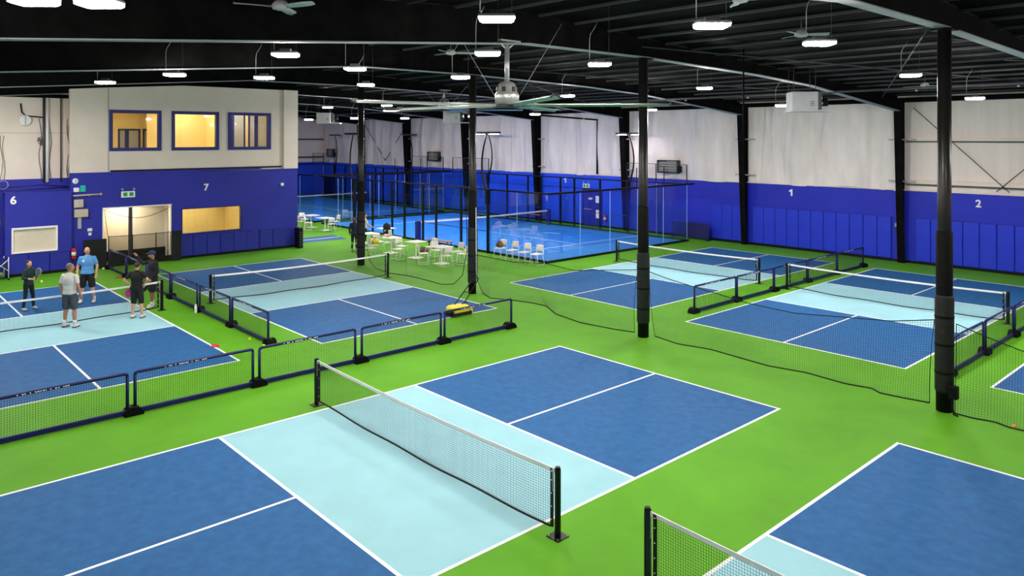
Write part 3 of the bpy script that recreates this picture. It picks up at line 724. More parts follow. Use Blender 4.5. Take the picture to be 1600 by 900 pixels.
# ================================================================== PADEL COURTS
def padel(x0, x1, y0, y1, label, gap=True, near=True):
    cx = (x0+x1)/2
    t = thing('padel_court', (cx, (y0+y1)/2, 0), 0, label, 'padel court')
    ox, oy = cx, (y0+y1)/2
    hx, hy = (x1-x0)/2, (y1-y0)/2
    MB().box((-hx, -hy, 0), (hx, hy, .02)).build('turf', M_TURF, t)
    for s_ in (-1, 1):
        MB().box((s_*6.95-.03, -hy+.1, .02), (s_*6.95+.03, hy-.1, .024)).build('service_line', M_LINE, t)
    MB().box((-6.95, -.03, .02), (6.95, .03, .0235)).build('centre_line', M_LINE, t)
    MB().box((-hx-.06, -hy-.06, 0), (hx+.06, -hy, .1)).build('kerb', M_BLACK, t); MB().box((-hx-.06, hy, 0), (hx+.06, hy+.06, .1)).build('kerb', M_BLACK, t)
    MB().box((-hx-.06, -hy, 0), (-hx, hy, .1)).build('kerb', M_BLACK, t); MB().box((hx, -hy, 0), (hx+.06, hy, .1)).build('kerb', M_BLACK, t)
    # end glass, five panes each
    wd = 2*hy/5
    pane = MB().box((-.006, .008, .1), (.006, wd-.008, 2.95)).build('glass_pane', M_GLASS, t, (hx, -hy, 0))
    for i in range(1, 5): share(pane, t, (hx, -hy+wd*i, 0))
    for i in range(5): share(pane, t, (-hx, -hy+wd*i, 0))
    sm_ = MB().box((-.009, -.009, .1), (.009, .009, 2.94)).build('glass_seam', M_SEAM, t, (hx, -hy+wd, 0))
    for i in range(2, 6): share(sm_, t, (hx, -hy+wd*i-(.01 if i == 5 else 0), 0))
    for i in range(1, 5): share(sm_, t, (-hx, -hy+wd*i, 0))
    for sy in (-1, 1): share(sm_, t, (hx-1.96, sy*hy, 0)); share(sm_, t, (-hx+1.96, sy*hy, 0))
    sp = MB().box((.008, -.006, .1), (1.95, .006, 2.95)).build('glass_pane', M_GLASS, t, (hx-1.96, -hy, 0))
    for sx in (-1, 1):
        for sy in (-1, 1):
            for k in (0, 1):
                if (sx, sy, k) == (1, -1, 0): continue
                share(sp, t, (sx*hx-(1.96*(k+1) if sx > 0 else -1.96*k), sy*hy, 0))
    # rails
    for sy in (-1, 1): MB().box((-hx, sy*hy-.03, 2.95), (hx, sy*hy+.03, 3.02)).build('top_rail', M_BLACK, t)
    for sx in (-1, 1): MB().box((sx*hx-.04, -hy-.05, 2.94), (sx*hx+.04, hy+(.6 if sx > 0 else .05), 3.03)).build('top_rail', M_BLACK, t)
    # posts on the long sides
    p0 = MB().box((-.045, -.045, 0), (.045, .045, 2.98)).build('post', M_BLACK, t, (hx-3.95, -hy, 0))
    for sy in (-1, 1):
        for px in (3.95, 6.0, 8.05, 9.2, 10.9, 12.1, 14.1, 16.05):
            if (sy, px) == (-1, 3.95): continue
            share(p0, t, (hx-px, sy*hy, 0))
    for sy in (-1, 1): MB().box((-hx+4, sy*hy-.015, 1.0), (-.9, sy*hy+.015, 1.03)).box((.9, sy*hy-.015, 1.0), (hx-4, sy*hy+.015, 1.03)).build('mid_rail', M_DARKG, t)
    # mesh above the glass at the far side
    q0 = None
    for sx in (-1, 1):
        for px in (0.02, 2, 4):
            MB().box((sx*(hx-px)-.02, hy-.02, 3.0), (sx*(hx-px)+.02, hy+.02, 4.0)).build('mesh_post', M_BLACK, t)
        xa, xb = sorted((sx*hx, sx*(hx-4)))
        MB().net(lambda u, v: (xa+(xb-xa)*u, hy, 3.03+.95*v), 50, 12, .0025).build('wire_mesh', M_DARKG, t, kind='stuff')
        MB().box((xa, hy-.015, 3.98), (xb, hy+.015, 4.01)).build('mesh_rail', M_DARKG, t)
    for yy in (hy-2, hy-4.2):
        MB().box((hx-.015, yy-.015, 3.0), (hx+.015, yy+.015, 3.95)).build('mesh_post', M_BLACK, t)
    return t
padel(-32.4, -12.4, 15.6, 25.9, 'bright blue padel court with glass walls behind the white tables')
padel(-53.5, -33.5, 15.6, 25.9, 'far blue padel court seen past the office block corner')
def padel_net(x, y0, y1, label):
    t = thing('padel_net', (x, (y0+y1)/2, .02), 0, label, 'net', 'padel nets'); h = (y1-y0)/2-.15
    for s_ in (-1, 1):
        MB().box((-.12, s_*h-.12, 0), (.12, s_*h+.12, .98), bev=.02).build('post', M_NAVY, t)
    top = lambda u: .92-.04*(1-(2*u-1)**2)
    MB().net(lambda u, v: (0, -h+2*h*u, .04+(top(u)-.07)*v), 120, 14, .002, su=20).build('netting', M_NETBLK, t, kind='stuff')
    MB().quadstrip([[(dx, -h+2*h*i/20, top(i/20)+dz) for i in range(21)] for dx, dz in ((-.012, -.07), (-.012, .01), (.012, .01), (.012, -.07), (-.012, -.07))], False).build('top_tape', M_TAPE, t)
padel_net(-22.4, 15.7, 25.8, 'white taped padel net across the near blue padel court')
padel_net(-43.5, 15.7, 25.8, 'white taped padel net on the far padel court')
def flood(x, y, bow, label):
    lit = x > -20
    t = thing('padel_floodlight', (x, y, 0), 0, label, 'floodlight', 'curved floodlight poles of the padel courts')
    path = [(0, 0, 0), (0, 0, 2.6)]
    for i in range(1, 15):
        k = i/14; path.append((bow*.42*math.sin(k*PI*.95), 0, 2.6+3.0*k))
    MB().tube(path, [.06]*2+[.055-.02*i/14 for i in range(1, 15)], 8).build('pole', M_BLACK, t)
    ex = path[-1][0]
    MB().box((ex-.9, -.09, 5.62), (ex+.9, .09, 5.7)).build('lamp_bar', M_BLACK, t)
    for s_ in (-1, 1):
        MB().box((ex+s_*.5-.34, -.08, 5.59), (ex+s_*.5+.34, .08, 5.62)).build('lamp_head', M_DARKG, t)
        MB().box((ex+s_*.5-.3, -.06, 5.58), (ex+s_*.5+.3, .06, 5.589)).build('lens', M_FLOOD if lit else M_DARKG, t)
    MB().box((-.08, -.09, 2.3), (.08, .09, 3.0)).build('clamp', M_BLACK, t)
M_FLOOD = mat('flood_lens', (255, 246, 250), .5, emit=45)
flood(-16.3, 15.52, -1, 'curved padel floodlight pole nearest, right of the second black column')
flood(-28.45, 15.52, -1, 'curved padel floodlight pole just left of the far left black column')
flood(-16.4, 25.98, 1, 'curved padel floodlight pole by the long wall behind the centre column')
flood(-28.55, 25.98, 1, 'curved padel floodlight pole by the long wall right of the second black column')
flood(-38.0, 25.98, 1, 'curved padel floodlight pole by the long wall right of the far left column')
flood(-49.6, 25.98, 1, 'farthest curved padel floodlight pole near the back corner')

# ================================================================== LAMPS AND FANS
def highbay_proto(ml):
    t = thing('high_bay_lamp')
    MB().box((-.245, -.135, .02), (.245, .135, .06), bev=.015).build('housing', M_GREY, t)
    MB().box((-.1, -.06, .07), (.1, .06, .12)).build('driver', M_DARKG, t)
    MB().prism([(-.19, -.032), (.19, -.032), (.23, -.015), (.23, .019), (-.23, .019), (-.23, -.015)], 'y', -.125, .125).build('diffuser', ml, t)
    MB().tube([(-.22, 0, .1), (-.22, 0, .55), (-.2, .0, .66), (-.12, 0, .78), (-.06, 0, .9)], .007, 5).build('power_cable', M_ALU, t)
    MB().tube([(.2, 0, 0), (.2, 0, 1)], .004, 4).build('hanger_wire', M_DARKG, t)
    return t
HB = [(.4, -5.6, 'left one of the pair of lamps at the top left corner'), (.75, -5.0, 'right one of the pair of lamps at the top left corner'),
 (-2.94, -.91, 'lamp hanging left of the big fan between the two thin white beams'), (-9.1, -.93, 'lamp above the first office window'),
 (-13.2, -1.5, 'lamp near the roof line left of the office windows'), (-4.65, 1.6, 'lamp just above the far left black column'),
 (-8.56, 1.17, 'lamp above the third office window'), (-9.08, 4.58, 'small lamp touching the top of the far left column'),
 (-.18, 1.8, 'lamp left of the fan rod at beam height'), (3.05, -.79, 'largest lamp at the top, above the fan'),
 (-4.9, 4.89, 'lamp beside the top of the second black column'), (-.16, 4.96, 'lamp between the fan and the centre column'),
 (4.65, 1.83, 'bright lamp right of the centre column near the top edge'), (4.73, 4.91, 'bright lamp left of the large right column'),
 (-3.08, 13.37, 'lamp right of the centre column below the beam'), (3.26, 12.97, 'lamp just left of the large right column, higher of two'),
 (3.19, 18.19, 'lamp right of the large right column against the wall top'), (-9.09, 13.37, 'small lamp behind the right fan blade'),
 (-3.21, 18.58, 'lamp left of the white unit heater'), (-9.23, 18.66, 'small lamp just right of the centre column under the fan blade tip'),
 (-16.7, 19.0, 'small lamp against the blue wall top right of the fan hub'), (-22.1, 19.0, 'small lamp beside the second column under the fan'),
 (-28.0, 18.8, 'small lamp near the top of a far black wall column'), (-35.0, 16.0, 'farthest small lamp beside the office block corner'),
 (-25.1, 12.0, 'small lamp above the farthest unit heater'), (-21.0, 13.0, 'small lamp under the left fan blade'),
 (-30, 16.5, 'tiny lamp right behind the farthest unit heater')]
hp = None; hp2 = None
def lamp_at(x, y, lb, group='LED high bay lamps', zz=None):
    global hp, hp2
    z = zz if zz else (6.6 if y > 15.5 else 7.0)
    if y > 11.5 or (x < -13 and y < -3.5):
        if hp2 is None: hp2 = highbay_proto(M_LAMP2); o = hp2
        else: o = copy_tree(hp2)
    elif hp is None: hp = highbay_proto(M_LAMP); o = hp
    else: o = copy_tree(hp)
    o.location = (x, y, z); o.rotation_euler.z = .84 if y < 10 else .5
    tag(o, 'LED high bay '+lb, 'lamp', group)
    for ch in o.children:
        if ch.name.startswith('hanger_wire'): ch.location.z = .07; ch.scale.z = roof_z(y)-z-.09
for x, y, lb in HB: lamp_at(x, y, lb)
for x, y in [(9.2, -1.5), (9.4, 4.9), (9.4, 13.0), (-5.5, -6.5), (-20, -4.4), (-18.5, -4.2), (-16, -5.5), (-46.8, 17.5), (9.3, 18.3)]:  # lamp grid carried on unseen, with lamps added to brighten foreground and walls
    lamp_at(x, y, 'lamp hanging from the roof outside the picture', 'LED high bay lamps out of view')

def big_fan(loc, ang, label, R=3.66):
    t = thing('large_ceiling_fan', loc, 0, label, 'fan', 'large ceiling fans')
    h = 7.62-loc[2]
    MB().tube([(0, 0, .42), (0, 0, h)], .055, 10).build('down_rod', M_ALU, t)
    m = MB().lathe([(.16, .0), (.27, .03), (.28, .23), (.26, .27), (.23, .29), (.22, .4), (.17, .5), (.07, .54)], n=20).build('motor_housing', M_ALU, t)
    for k in range(6):
        a = k*PI/3; MB().box((.19, -.04, .3), (.245, .04, .41), a, (0, 0)).build('vent', M_BLACK, m)
    MB().lathe([(.2, -.06), (.34, -.04), (.34, -.01), (.2, .0)], n=20).build('hub', M_DARKG, t)
    for k in range(5):
        a = ang+k*2*PI/5
        rows = []
        for r_ in (.3, 1.4, 2.5, R):
            rows.append([(r_, -.085, .028), (r_, -.04, .045), (r_, .02, .035), (r_, .085, -.01)])
        b = MB().slab(rows, (0, 0, .014)).build('blade', M_FANB, t, (0, 0, -.02), a)
        MB().tube([(R, -.1, .0), (R+.03, -.05, .06), (R+.03, .03, .05), (R, .1, -.01)], .02, 6).build('blade_tip', M_DARKG, b)
    for a in (.83, 3.97):
        MB().tube([(.28*math.cos(a), .28*math.sin(a), .2), (1.25*math.cos(a), 1.25*math.sin(a), h+.4)], .006, 5).build('guy_wire', M_ALU, t)
    MB().box((-.14, -.3, h-.02), (.14, .3, h+.02)).tube([(0, -.25, h), (0, 0, h-.2)], .02, 5).tube([(0, .25, h), (0, 0, h-.2)], .02, 5).build('mount', M_ALU, t)
big_fan((-2.2, 4.1, 6.17), math.radians(44), 'large five bladed fan hanging in the centre of the hall')
big_fan((-17.4, 13.8, 6.72), math.radians(52), 'second large fan far behind the left blade of the centre fan')
def small_fan(loc, ang, label, R=.75):
    t = thing('ceiling_fan', loc, ang, label, 'fan', 'small three bladed ceiling fans')
    MB().lathe([(.05, -.06), (.13, -.04), (.15, .02), (.1, .09), (.03, .12)], n=14).build('motor', M_GREY, t)
    MB().tube([(0, 0, .1), (0, 0, max(.2, roof_z(loc[1])-loc[2]))], .015, 6).build('rod', M_DARKG, t)
    for k in range(3):
        rows = [[(r_, -w_, .02), (r_, 0, .012), (r_, w_, -.015)] for r_, w_ in ((.1, .03), (.3, .08), (.6, .085), (R, .04))]
        MB().slab(rows, (0, 0, .008)).build('blade', M_GREY, t, None, k*2*PI/3)
small_fan((-1.26, -1.8, 7.6), .3, 'small white ceiling fan at the top edge left of centre')
small_fan((-6.9, 6.1, 7.9), 1.0, 'small white ceiling fan left of the big fan rod')
small_fan((2.4, 8.9, 7.75), .6, 'small white ceiling fan above the lamp left of the large right column', .55)
small_fan((1.0, 20.5, 7.2), .9, 'small white ceiling fan just right of the large right column')
small_fan((3.2, 5.0, 7.95), .2, 'small white ceiling fan near the top of the centre column')

def unit_heater(loc, rz, label, s_=1.):
    t = thing('unit_heater', loc, rz, label, 'heater', 'hanging unit heaters')
    MB().box((-.42, -.36, -.3), (.42, .36, .32), bev=.015).build('case', M_GREY, t)
    MB().box((-.47, -.4, -.34), (1.0, .4, -.305)).build('shelf', M_GREY, t)
    for k in range(3): MB().box((.16, -.366, -.14+k*.06), (.3, -.361, -.12+k*.06)).build('louvre', M_DARKG, t)
    MB().box((.43, -.3, -.28), (.55, .3, .28)).build('grille', M_DARKG, t)
    MB().lathe([(.12, -.1), (.14, 0), (.1, .18)], (.72, 0, -.05), 12).build('motor', M_SLEEVE, t)
    for k in range(4):
        a = k*PI/2+.4; MB().box((.6, -.07+.13*math.cos(a), -.05+.13*math.sin(a)), (.62, .07+.13*math.cos(a), .03+.13*math.sin(a))).build('fan_blade', M_ALU, t)
    h = roof_z(loc[1])-loc[2]
    for a in (-.35, .35):
        for b in (-.3, .3): MB().tube([(a, b, .3), (a, b, h)], .01, 4).build('hanger', M_DARKG, t)
unit_heater((-1.5, 16.7, 6.62), .75, 'white unit heater hanging between the two right columns')
unit_heater((-19.8, 16.1, 6.5), .9, 'white unit heater hanging behind the second column')
unit_heater((-31.4, 15.2, 6.62), .9, 'white unit heater hanging by the office block corner')
t = tag(MB().tube([(-1.0, 12.2, 8.0), (-1.0, 12.2, 4.65)], .022, 6).build('hanging_pole', M_STEELB), 'thin black pole hanging from the roof right of the centre column', 'pole')
for k, (x, y) in enumerate([(-1.5, 8), (1.2, 6.3)]):
    pass

# ================================================================== TABLES AND CHAIRS
def chair_proto():
    t = thing('white_chair')
    # local: faces +y, seat at z .45
    rows = [[(-.21+.42*i/6, y, z+.015*((i-3)/3)**2) for i in range(7)] for y, z in ((.22, .435), (.2, .452), (.05, .445), (-.15, .448), (-.2, .46))]
    MB().slab(rows, (0, 0, .018)).build('seat', M_CHAIR, t)
    rows = []
    for z, y in ((.56, -.2), (.64, -.215), (.74, -.235), (.82, -.255)):
        rows.append([((-.21+.42*i/6)*(1-.12*(z-.56)/.26), y+.05*((i-3)/3)**2, z) for i in range(7)])
    MB().slab(rows, (0, .016, 0)).build('backrest', M_CHAIR, t)
    for s_ in (-1, 1):
        MB().tube([(s_*.18, .17, .44), (s_*.235, .23, .012)], .011, 6).build('leg', M_CHAIR, t)
        MB().tube([(s_*.18, -.14, .44), (s_*.235, -.23, .012)], .011, 6).build('leg', M_CHAIR, t)
        MB().tube([(s_*.19, -.12, .44), (s_*.2, -.2, .5), (s_*.2, -.215, .6)], .012, 6).build('back_support', M_CHAIR, t)
        MB().tube([(s_*.235, .23, .014), (s_*.235, -.23, .014)], .011, 6).build('floor_bar', M_CHAIR, t)
    return t
CH = []
def chair(x, y, face, label, group='white chairs around the tables'):
    if not CH: o = chair_proto(); CH.append(o)
    else: o = copy_tree(CH[0])
    o.location = (x, y, 0); o.rotation_euler.z = math.atan2(face[1], face[0])-PI/2
    return tag(o, label, 'chair', group)
TB = []
def table(x, y, rz, label):
    if not TB:
        o = thing('white_table')
        MB().box((-.38, -.38, .72), (.38, .38, .745), bev=.01).build('table_top', M_CHAIR, o)
        MB().lathe([(.04, .02), (.035, .05), (.035, .72)], n=12).build('pedestal', M_CHAIR, o)
        MB().box((-.27, -.27, 0), (.27, .27, .018)).build('base_plate', M_CHAIR, o)
        TB.append(o)
    else: o = copy_tree(TB[0])
    o.location = (x, y, 0); o.rotation_euler.z = rz
    return tag(o, label, 'table', 'square white tables')
table(-15.4, 12.15, .1, 'square white table nearest the second black column')
table(-17.45, 12.25, .1, 'square white table second from the second column')
table(-19.4, 12.2, .1, 'square white table in the middle, right of the yellow bag')
table(-21.4, 12.25, .1, 'square white table partly behind the far left column')
table(-22.6, 14.0, .1, 'square white table against the padel glass by the black backpack')
table(-29.3, 14.1, .1, 'square white table in the far group, right one by the office corner')
table(-31.2, 14.2, .1, 'square white table in the far group, left one by the office corner')
R_ = (.672, .74); D_ = (-.74, .672)
chair(-15.9, 11.55, (.5, .9), 'white chair at the near left corner of the nearest table, back to the camera')
chair(-14.75, 11.9, (-1, .1), 'white chair right of the nearest table, facing it')
chair(-14.7, 12.75, (-.8, -.5), 'white chair farthest right, behind the nearest table')
chair(-16.3, 12.55, (1, -.1), 'white chair between the nearest two tables, turned to the nearest table')
chair(-15.35, 13.0, (0, -1), 'white chair on the padel side of the nearest table')
chair(-17.7, 11.45, (.1, 1), 'white chair at the near side of the second table')
chair(-18.4, 12.1, (1, .1), 'white chair left of the second table')
chair(-17.3, 13.0, (0, -1), 'white chair behind the second table')
chair(-19.5, 11.3, (.1, 1), 'white chair holding the yellow and black bag')
chair(-20.35, 12.1, (1, 0), 'white chair left of the middle table')
chair(-21.5, 13.35, (-.9, .4), 'white chair under the black backpack')
chair(-20.6, 11.4, (0, 1), 'white chair just right of the far left column')
chair(-30.0, 13.4, (.6, .8), 'white chair at the near left of the far right table')
chair(-28.5, 14.0, (-1, 0), 'white chair right of the far group, facing left')
chair(-29.5, 14.9, (0, -1), 'white chair behind the far right table')
chair(-32.0, 14.1, (1, 0), 'white chair farthest left by the office corner')
chair(-31.0, 13.4, (0, 1), 'white chair at the near side of the far left table')
for k, (x, n) in enumerate([(-14.85, 'leftmost, with the brown bag on it'), (-14.05, 'second from the left'), (-13.25, 'third from the left'), (-12.5, 'rightmost by the glass corner')]):
    chair(x, 15.05, (0.1, -1), 'white chair in the row against the padel glass, '+n, 'row of four chairs at the padel glass')
# bench
t = thing('wooden_bench', (-18.7, 14.55, 0), .12, 'brown wooden bench against the padel glass', 'bench')
for k in range(3): MB().box((-.75, -.17+k*.115, .43), (.75, -.06+k*.115, .46), bev=.006).build('plank', M_WOOD, t)
for s_ in (-1, 1):
    for q in (-1, 1): MB().tube([(s_*.6, q*.12, .43), (s_*.66, q*.17, 0.01)], .022, 6).build('leg', M_BLACK, t)
    MB().box((s_*.6-.02, -.15, .4), (s_*.6+.02, .15, .43)).build('cross_bar', M_BLACK, t)
t = thing('wooden_bench', (-25.0, 26.5, 0), 0, 'low bench by the long wall behind the padel net', 'bench')
for k in range(3): MB().box((-1.2, -.17+k*.115, .43), (1.2, -.06+k*.115, .46)).build('plank', M_WOOD, t)
for s_ in (-1, 1):
    for q in (-1, 1): MB().tube([(s_*1.0, q*.12, .43), (s_*1.0, q*.15, 0.01)], .025, 6).build('leg', M_BLACK, t)
# bags
def bag(loc, rz, size, m1, m2, label, name='sports_bag'):
    t = thing(name, loc, rz, label, 'bag'); a, b, c = size
    rows = []
    for i in range(9):
        k = i/8*2-1; f = (1-abs(k)**3.0)**.5
        rows.append([(a*k, b*f*math.cos(q*PI/6)*(.6+.4*f), c*.5+c*.5*f*math.sin(q*PI/6)*.98) for q in range(13)])
    MB().quadstrip(rows).build('body', m1, t)
    MB().box((-a*.25, -b*1.02, c*.15), (a*.25, -b*.8, c*.6), bev=.01).build('pocket', m2, t)
    for s_ in (-.3, .3):
        MB().tube([(a*s_, -b*.9, c*.5), (a*s_, -b*.5, c*1.0), (a*s_, 0, c*1.12), (a*s_, b*.5, c*1.0)], .018, 6).build('strap', m2, t)
M_BROWN = mat('bag_brown', (120, 84, 50), .7, .3, 14.)
M_BAGB = mat('bag_black', (22, 24, 30), .6, .2, 10.)
bag((-19.5, 11.32, .47), .4, (.3, .17, .3), M_YEL, M_BAGB, 'yellow and black sports bag on a white chair')
bag((-18.2, 13.2, .0), .2, (.3, .17, .28), M_BROWN, M_BAGB, 'brown and black bag on the floor by the padel glass')
bag((-14.85, 15.0, .47), .1, (.2, .14, .26), M_BROWN, M_BAGB, 'brown patterned bag on the leftmost chair of the row')
bag((-19.7, 12.15, .75), .5, (.22, .13, .1), M_SKIN, M_TAPE, 'pale pink towel bundle on the middle table')
t = thing('backpack', (-21.45, 13.3, .47), .6, 'black backpack standing on a chair by the padel glass', 'bag')
rows = []
for i in range(8):
    v = i/7; f = (1-abs(2*v-1)**4)**.5*.9+.1; rows.append([(.2*f*math.cos(q*PI/6), .13*f*math.sin(q*PI/6)-.06*v, .72*v) for q in range(13)])
MB().quadstrip(rows).build('body', M_BAGB, t); MB().box((-.13, -.2, .1), (.13, -.1, .38), bev=.02).build('pocket', M_BAGB, t)
for s_ in (-1, 1): MB().tube([(s_*.09, .1, .65), (s_*.1, .2, .45), (s_*.09, .12, .12)], .02, 6).build('strap', M_DARKG, t)
# black bin at office corner, blue strip mat
t = thing('floor_heater', (-23.9, 9.78, 0), 0, 'black box standing at the right corner of the blue office wall', 'box')
MB().box((-.25, -.12, 0), (.25, .12, 1.0), bev=.03).build('body', M_BLACK, t)
for k in range(6): MB().box((.251, -.09, .15+k*.12), (.256, .09, .2+k*.12)).build('vent', M_DARKG, t)
t = thing('blue_floor_strip', (-26.2, 12.1, 0), 0, 'blue painted strip on the green floor beyond the office corner', 'floor marking')
MB().prism([(-.9, -1.4), (.9, -1.4), (1.0, 1.1), (-.9, 1.35)], 'z', 0, .003).build('paint', M_COURT, t); MB().prism([(-.05, -1.4), (.05, -1.4), (.05, 1.2), (-.05, 1.2)], 'z', 0, .005).build('line', M_LINE, t)

# goal-like net frame leaning at the long wall
t = thing('rebound_net', (-12.8, 26.75, 0), 0, 'low navy rebound net standing by the long wall', 'net')
MB().tube([(-1.15, 0, .0), (-1.1, .1, .9), (1.1, .1, .9), (1.15, 0, .0)], .025, 6).build('frame', M_NAVY, t)
MB().tube([(-1.15, -.25, .02), (-1.15, .25, .02)], .02, 6).tube([(1.15, -.25, .02), (1.15, .25, .02)], .02, 6).build('foot', M_NAVY, t)
MB().box((-1.08, .05, .08), (1.1, .06, .86)).build('panel', mat('navy_cloth', (14, 20, 90), .8, .1, 4.), t)

# black mesh barrier at the doorway
t = thing('doorway_screen', (-23.95, 2.2, 0), 0, 'black mesh screen on posts standing in front of the lit doorway', 'screen')
for yy in (-.92, .0, .95, 1.82): MB().tube([(0, yy, 0), (0, yy, 1.3)], .02, 6).build('post', M_BLACK, t)
MB().net(lambda u, v: (0, -.92+2.74*u, .25+1.03*v), 110, 42, .0034, su=1).build('mesh', M_NETBLK, t, kind='stuff')
MB().box((-.01, -.92, .02), (.01, 1.82, .27)).build('lower_skirt', M_BLACK, t)
MB().box((-.03, -1.85, .0), (.03, -1.0, 1.22)).build('end_panel', M_NETBLK, t); MB().box((-.03, 1.6, 0), (.03, 2.0, 1.32)).build('end_panel', M_NETBLK, t)
MB().tube([(0, -.92+2.74*i/14, 1.29-.02*math.sin(PI*i/14)) for i in range(15)], .012, 5).build('top_cord', M_ROPE, t)
MB().tube([(.0, -.95, 1.28), (-.2, -1.03, 2.4)]+[(-.2, -1.03+2.7*i/12, 2.4-.42*math.sin(PI*i/12)) for i in range(13)]+[(0, 1.6, 1.3)], .012, 5).build('hanging_cord', M_ROPE, t)

# ================================================================== SMALL THINGS
t = thing('floor_roller', (-7.55, 6.95, 0), .0, 'yellow floor sweeper with long black handles behind the barrier', 'sweeper')
MB().box((-.24, -.38, .1), (.2, .26, .3), bev=.05).build('hood', M_YEL, t)
MB().box((-.28, -.42, .05), (.24, .3, .12), bev=.02).build('chassis', M_BLACK, t)
for s_ in (-.42, .3):
    w_ = MB().tube([(.12, s_, .1), (.12, s_+.05, .1)], .1, 14).build('wheel', M_BLACK if s_ < 0 else M_YEL, t)
MB().tube([(-.16, -.4, .06), (-.16, .28, .06)], .055, 10).build('brush', M_RUBBER, t)
hd = MB().tube([(-.15, -.1, .28), (.12, .42, 1.05)], .016, 6).tube([(-.05, .18, .28), (.16, .62, 1.05)], .016, 6).tube([(.12, .42, 1.05), (.16, .53, 1.09), (.16, .62, 1.05)], .018, 6).tube([(-.015, .16, .665), (.055, .4, .665)], .012, 6).build('handle', M_BLACK, t)
MB().tube([(-.05, .1, .3), (0, .22, .36), (.02, .3, .28)], .014, 6).build('latch', M_BLACK, t)
def ball(loc, label, r=.037, m=None):
    t = tag(MB().ell((0, 0, 0), (r, r, r), 14, 10).build('pickleball', m or M_BALL, None, loc), label, 'ball', 'loose balls')
    return t
ball((-9.02, .97, .037), 'yellow ball on the green floor beside the left barrier row')
ball((-8.1, .95, .037), 'yellow ball at the end foot of the left barrier row', .05)
ball((-23.6, 1.0, .04), 'pale ball on the floor by the black doorway screen', .05, M_TAPE)
ball((6.5, 9.0, .037), 'orange ball by the netting at the right edge', .04, mat('ball_orange', (236, 150, 60), .6, .05, 10.))
for loc, lb in (((-9.07, .08, 0), 'red flat marker on the court line near the yellow balls'), ((-21.2, .95, 0), 'red flat marker on the floor behind the woman in black')):
    t = thing('floor_marker', loc, 0, lb, 'marker', 'red floor markers')
    MB().lathe([(.12, .004), (.1, .02), (.05, .05), (.035, .05)], n=16).build('disc', M_RED, t)
    MB().tube([(-.2, -.03, .012), (.05, .05, .03)], .02, 5).build('tail', M_RED, t)
t = thing('water_bottle', (-13.16, 1.02, 0), 0, 'white water bottle by the left barrier row', 'bottle')
MB().lathe([(.035, 0), (.04, .02), (.04, .2), (.025, .24)], n=14).build('body', M_TAPE, t); MB().lathe([(.026, .24), (.026, .28), (.02, .285)], n=12).build('cap', M_TAPE, t)
# ball cart at the left edge
t = thing('ball_cart', (-23.6, -2.6, 0), .2, 'white framed ball cart with blue bag at the left edge', 'cart')
MB().box((-.22, -.25, .5), (.22, .25, .82), bev=.02).build('bag', M_NAVY, t)
for a in (-.22, .22):
    for b in (-.26, .26): MB().tube([(a, b, .06), (a, b, .88)], .014, 6).build('leg', M_TAPE, t); MB().ell((a, b, .04), (.03, .03, .04), 8, 6).build('castor', M_RUBBER, t)
MB().tube([(.23, -.26, .8), (.23, .26, .35)], .012, 5).tube([(.23, .26, .8), (.23, -.26, .35)], .012, 5).build('cross_brace', M_TAPE, t)

# ================================================================== PEOPLE
def remeshed(mb, name, m, parent, vox=.013, smooth=4, extra=None, kind=None, label=None):
    me = mb.mesh('tmp'); o = bpy.data.objects.new('tmp', me); COL.objects.link(o)
    r = o.modifiers.new('r', 'REMESH'); r.mode = 'VOXEL'; r.voxel_size = vox; r.use_smooth_shade = True
    s_ = o.modifiers.new('s', 'SMOOTH'); s_.iterations = smooth; s_.factor = .5
    bpy.context.view_layer.update()
    me2 = bpy.data.meshes.new_from_object(o.evaluated_get(bpy.context.evaluated_depsgraph_get()))
    bpy.data.objects.remove(o)
    if extra is not None:
        bm = bmesh.new(); bm.from_mesh(me2); e = extra.mesh('e'); bm.from_mesh(e); bm.to_mesh(me2); bm.free()
    me2.materials.clear(); me2.materials.append(m)
    me2.polygons.foreach_set('use_smooth', [True]*len(me2.polygons)); me2.name = name
    ob = bpy.data.objects.new(name, me2); COL.objects.link(ob); ob.parent = parent
    if label: ob['label'] = label
    return ob
M_HAIRD = mat('hair_dark', (42, 30, 24), .6, .2, 20.)
M_HAIRR = mat('hair_auburn', (120, 62, 34), .6, .2, 20.)
M_HAIRG = mat('hair_grey', (120, 110, 104), .7, .3, 20.)
M_EYE = mat('eye_dark', (30, 24, 22), .4, .05, 10.)
M_LIP = mat('lip', (170, 92, 84), .6, .05, 10.)
M_SHOE = mat('shoe_white', (236, 234, 230), .6, .04, 12.)
M_SOLE = mat('sole_dark', (60, 62, 66), .7, .1, 12.)
M_SOCK = mat('sock_white', (240, 238, 234), .8, .03, 20.)

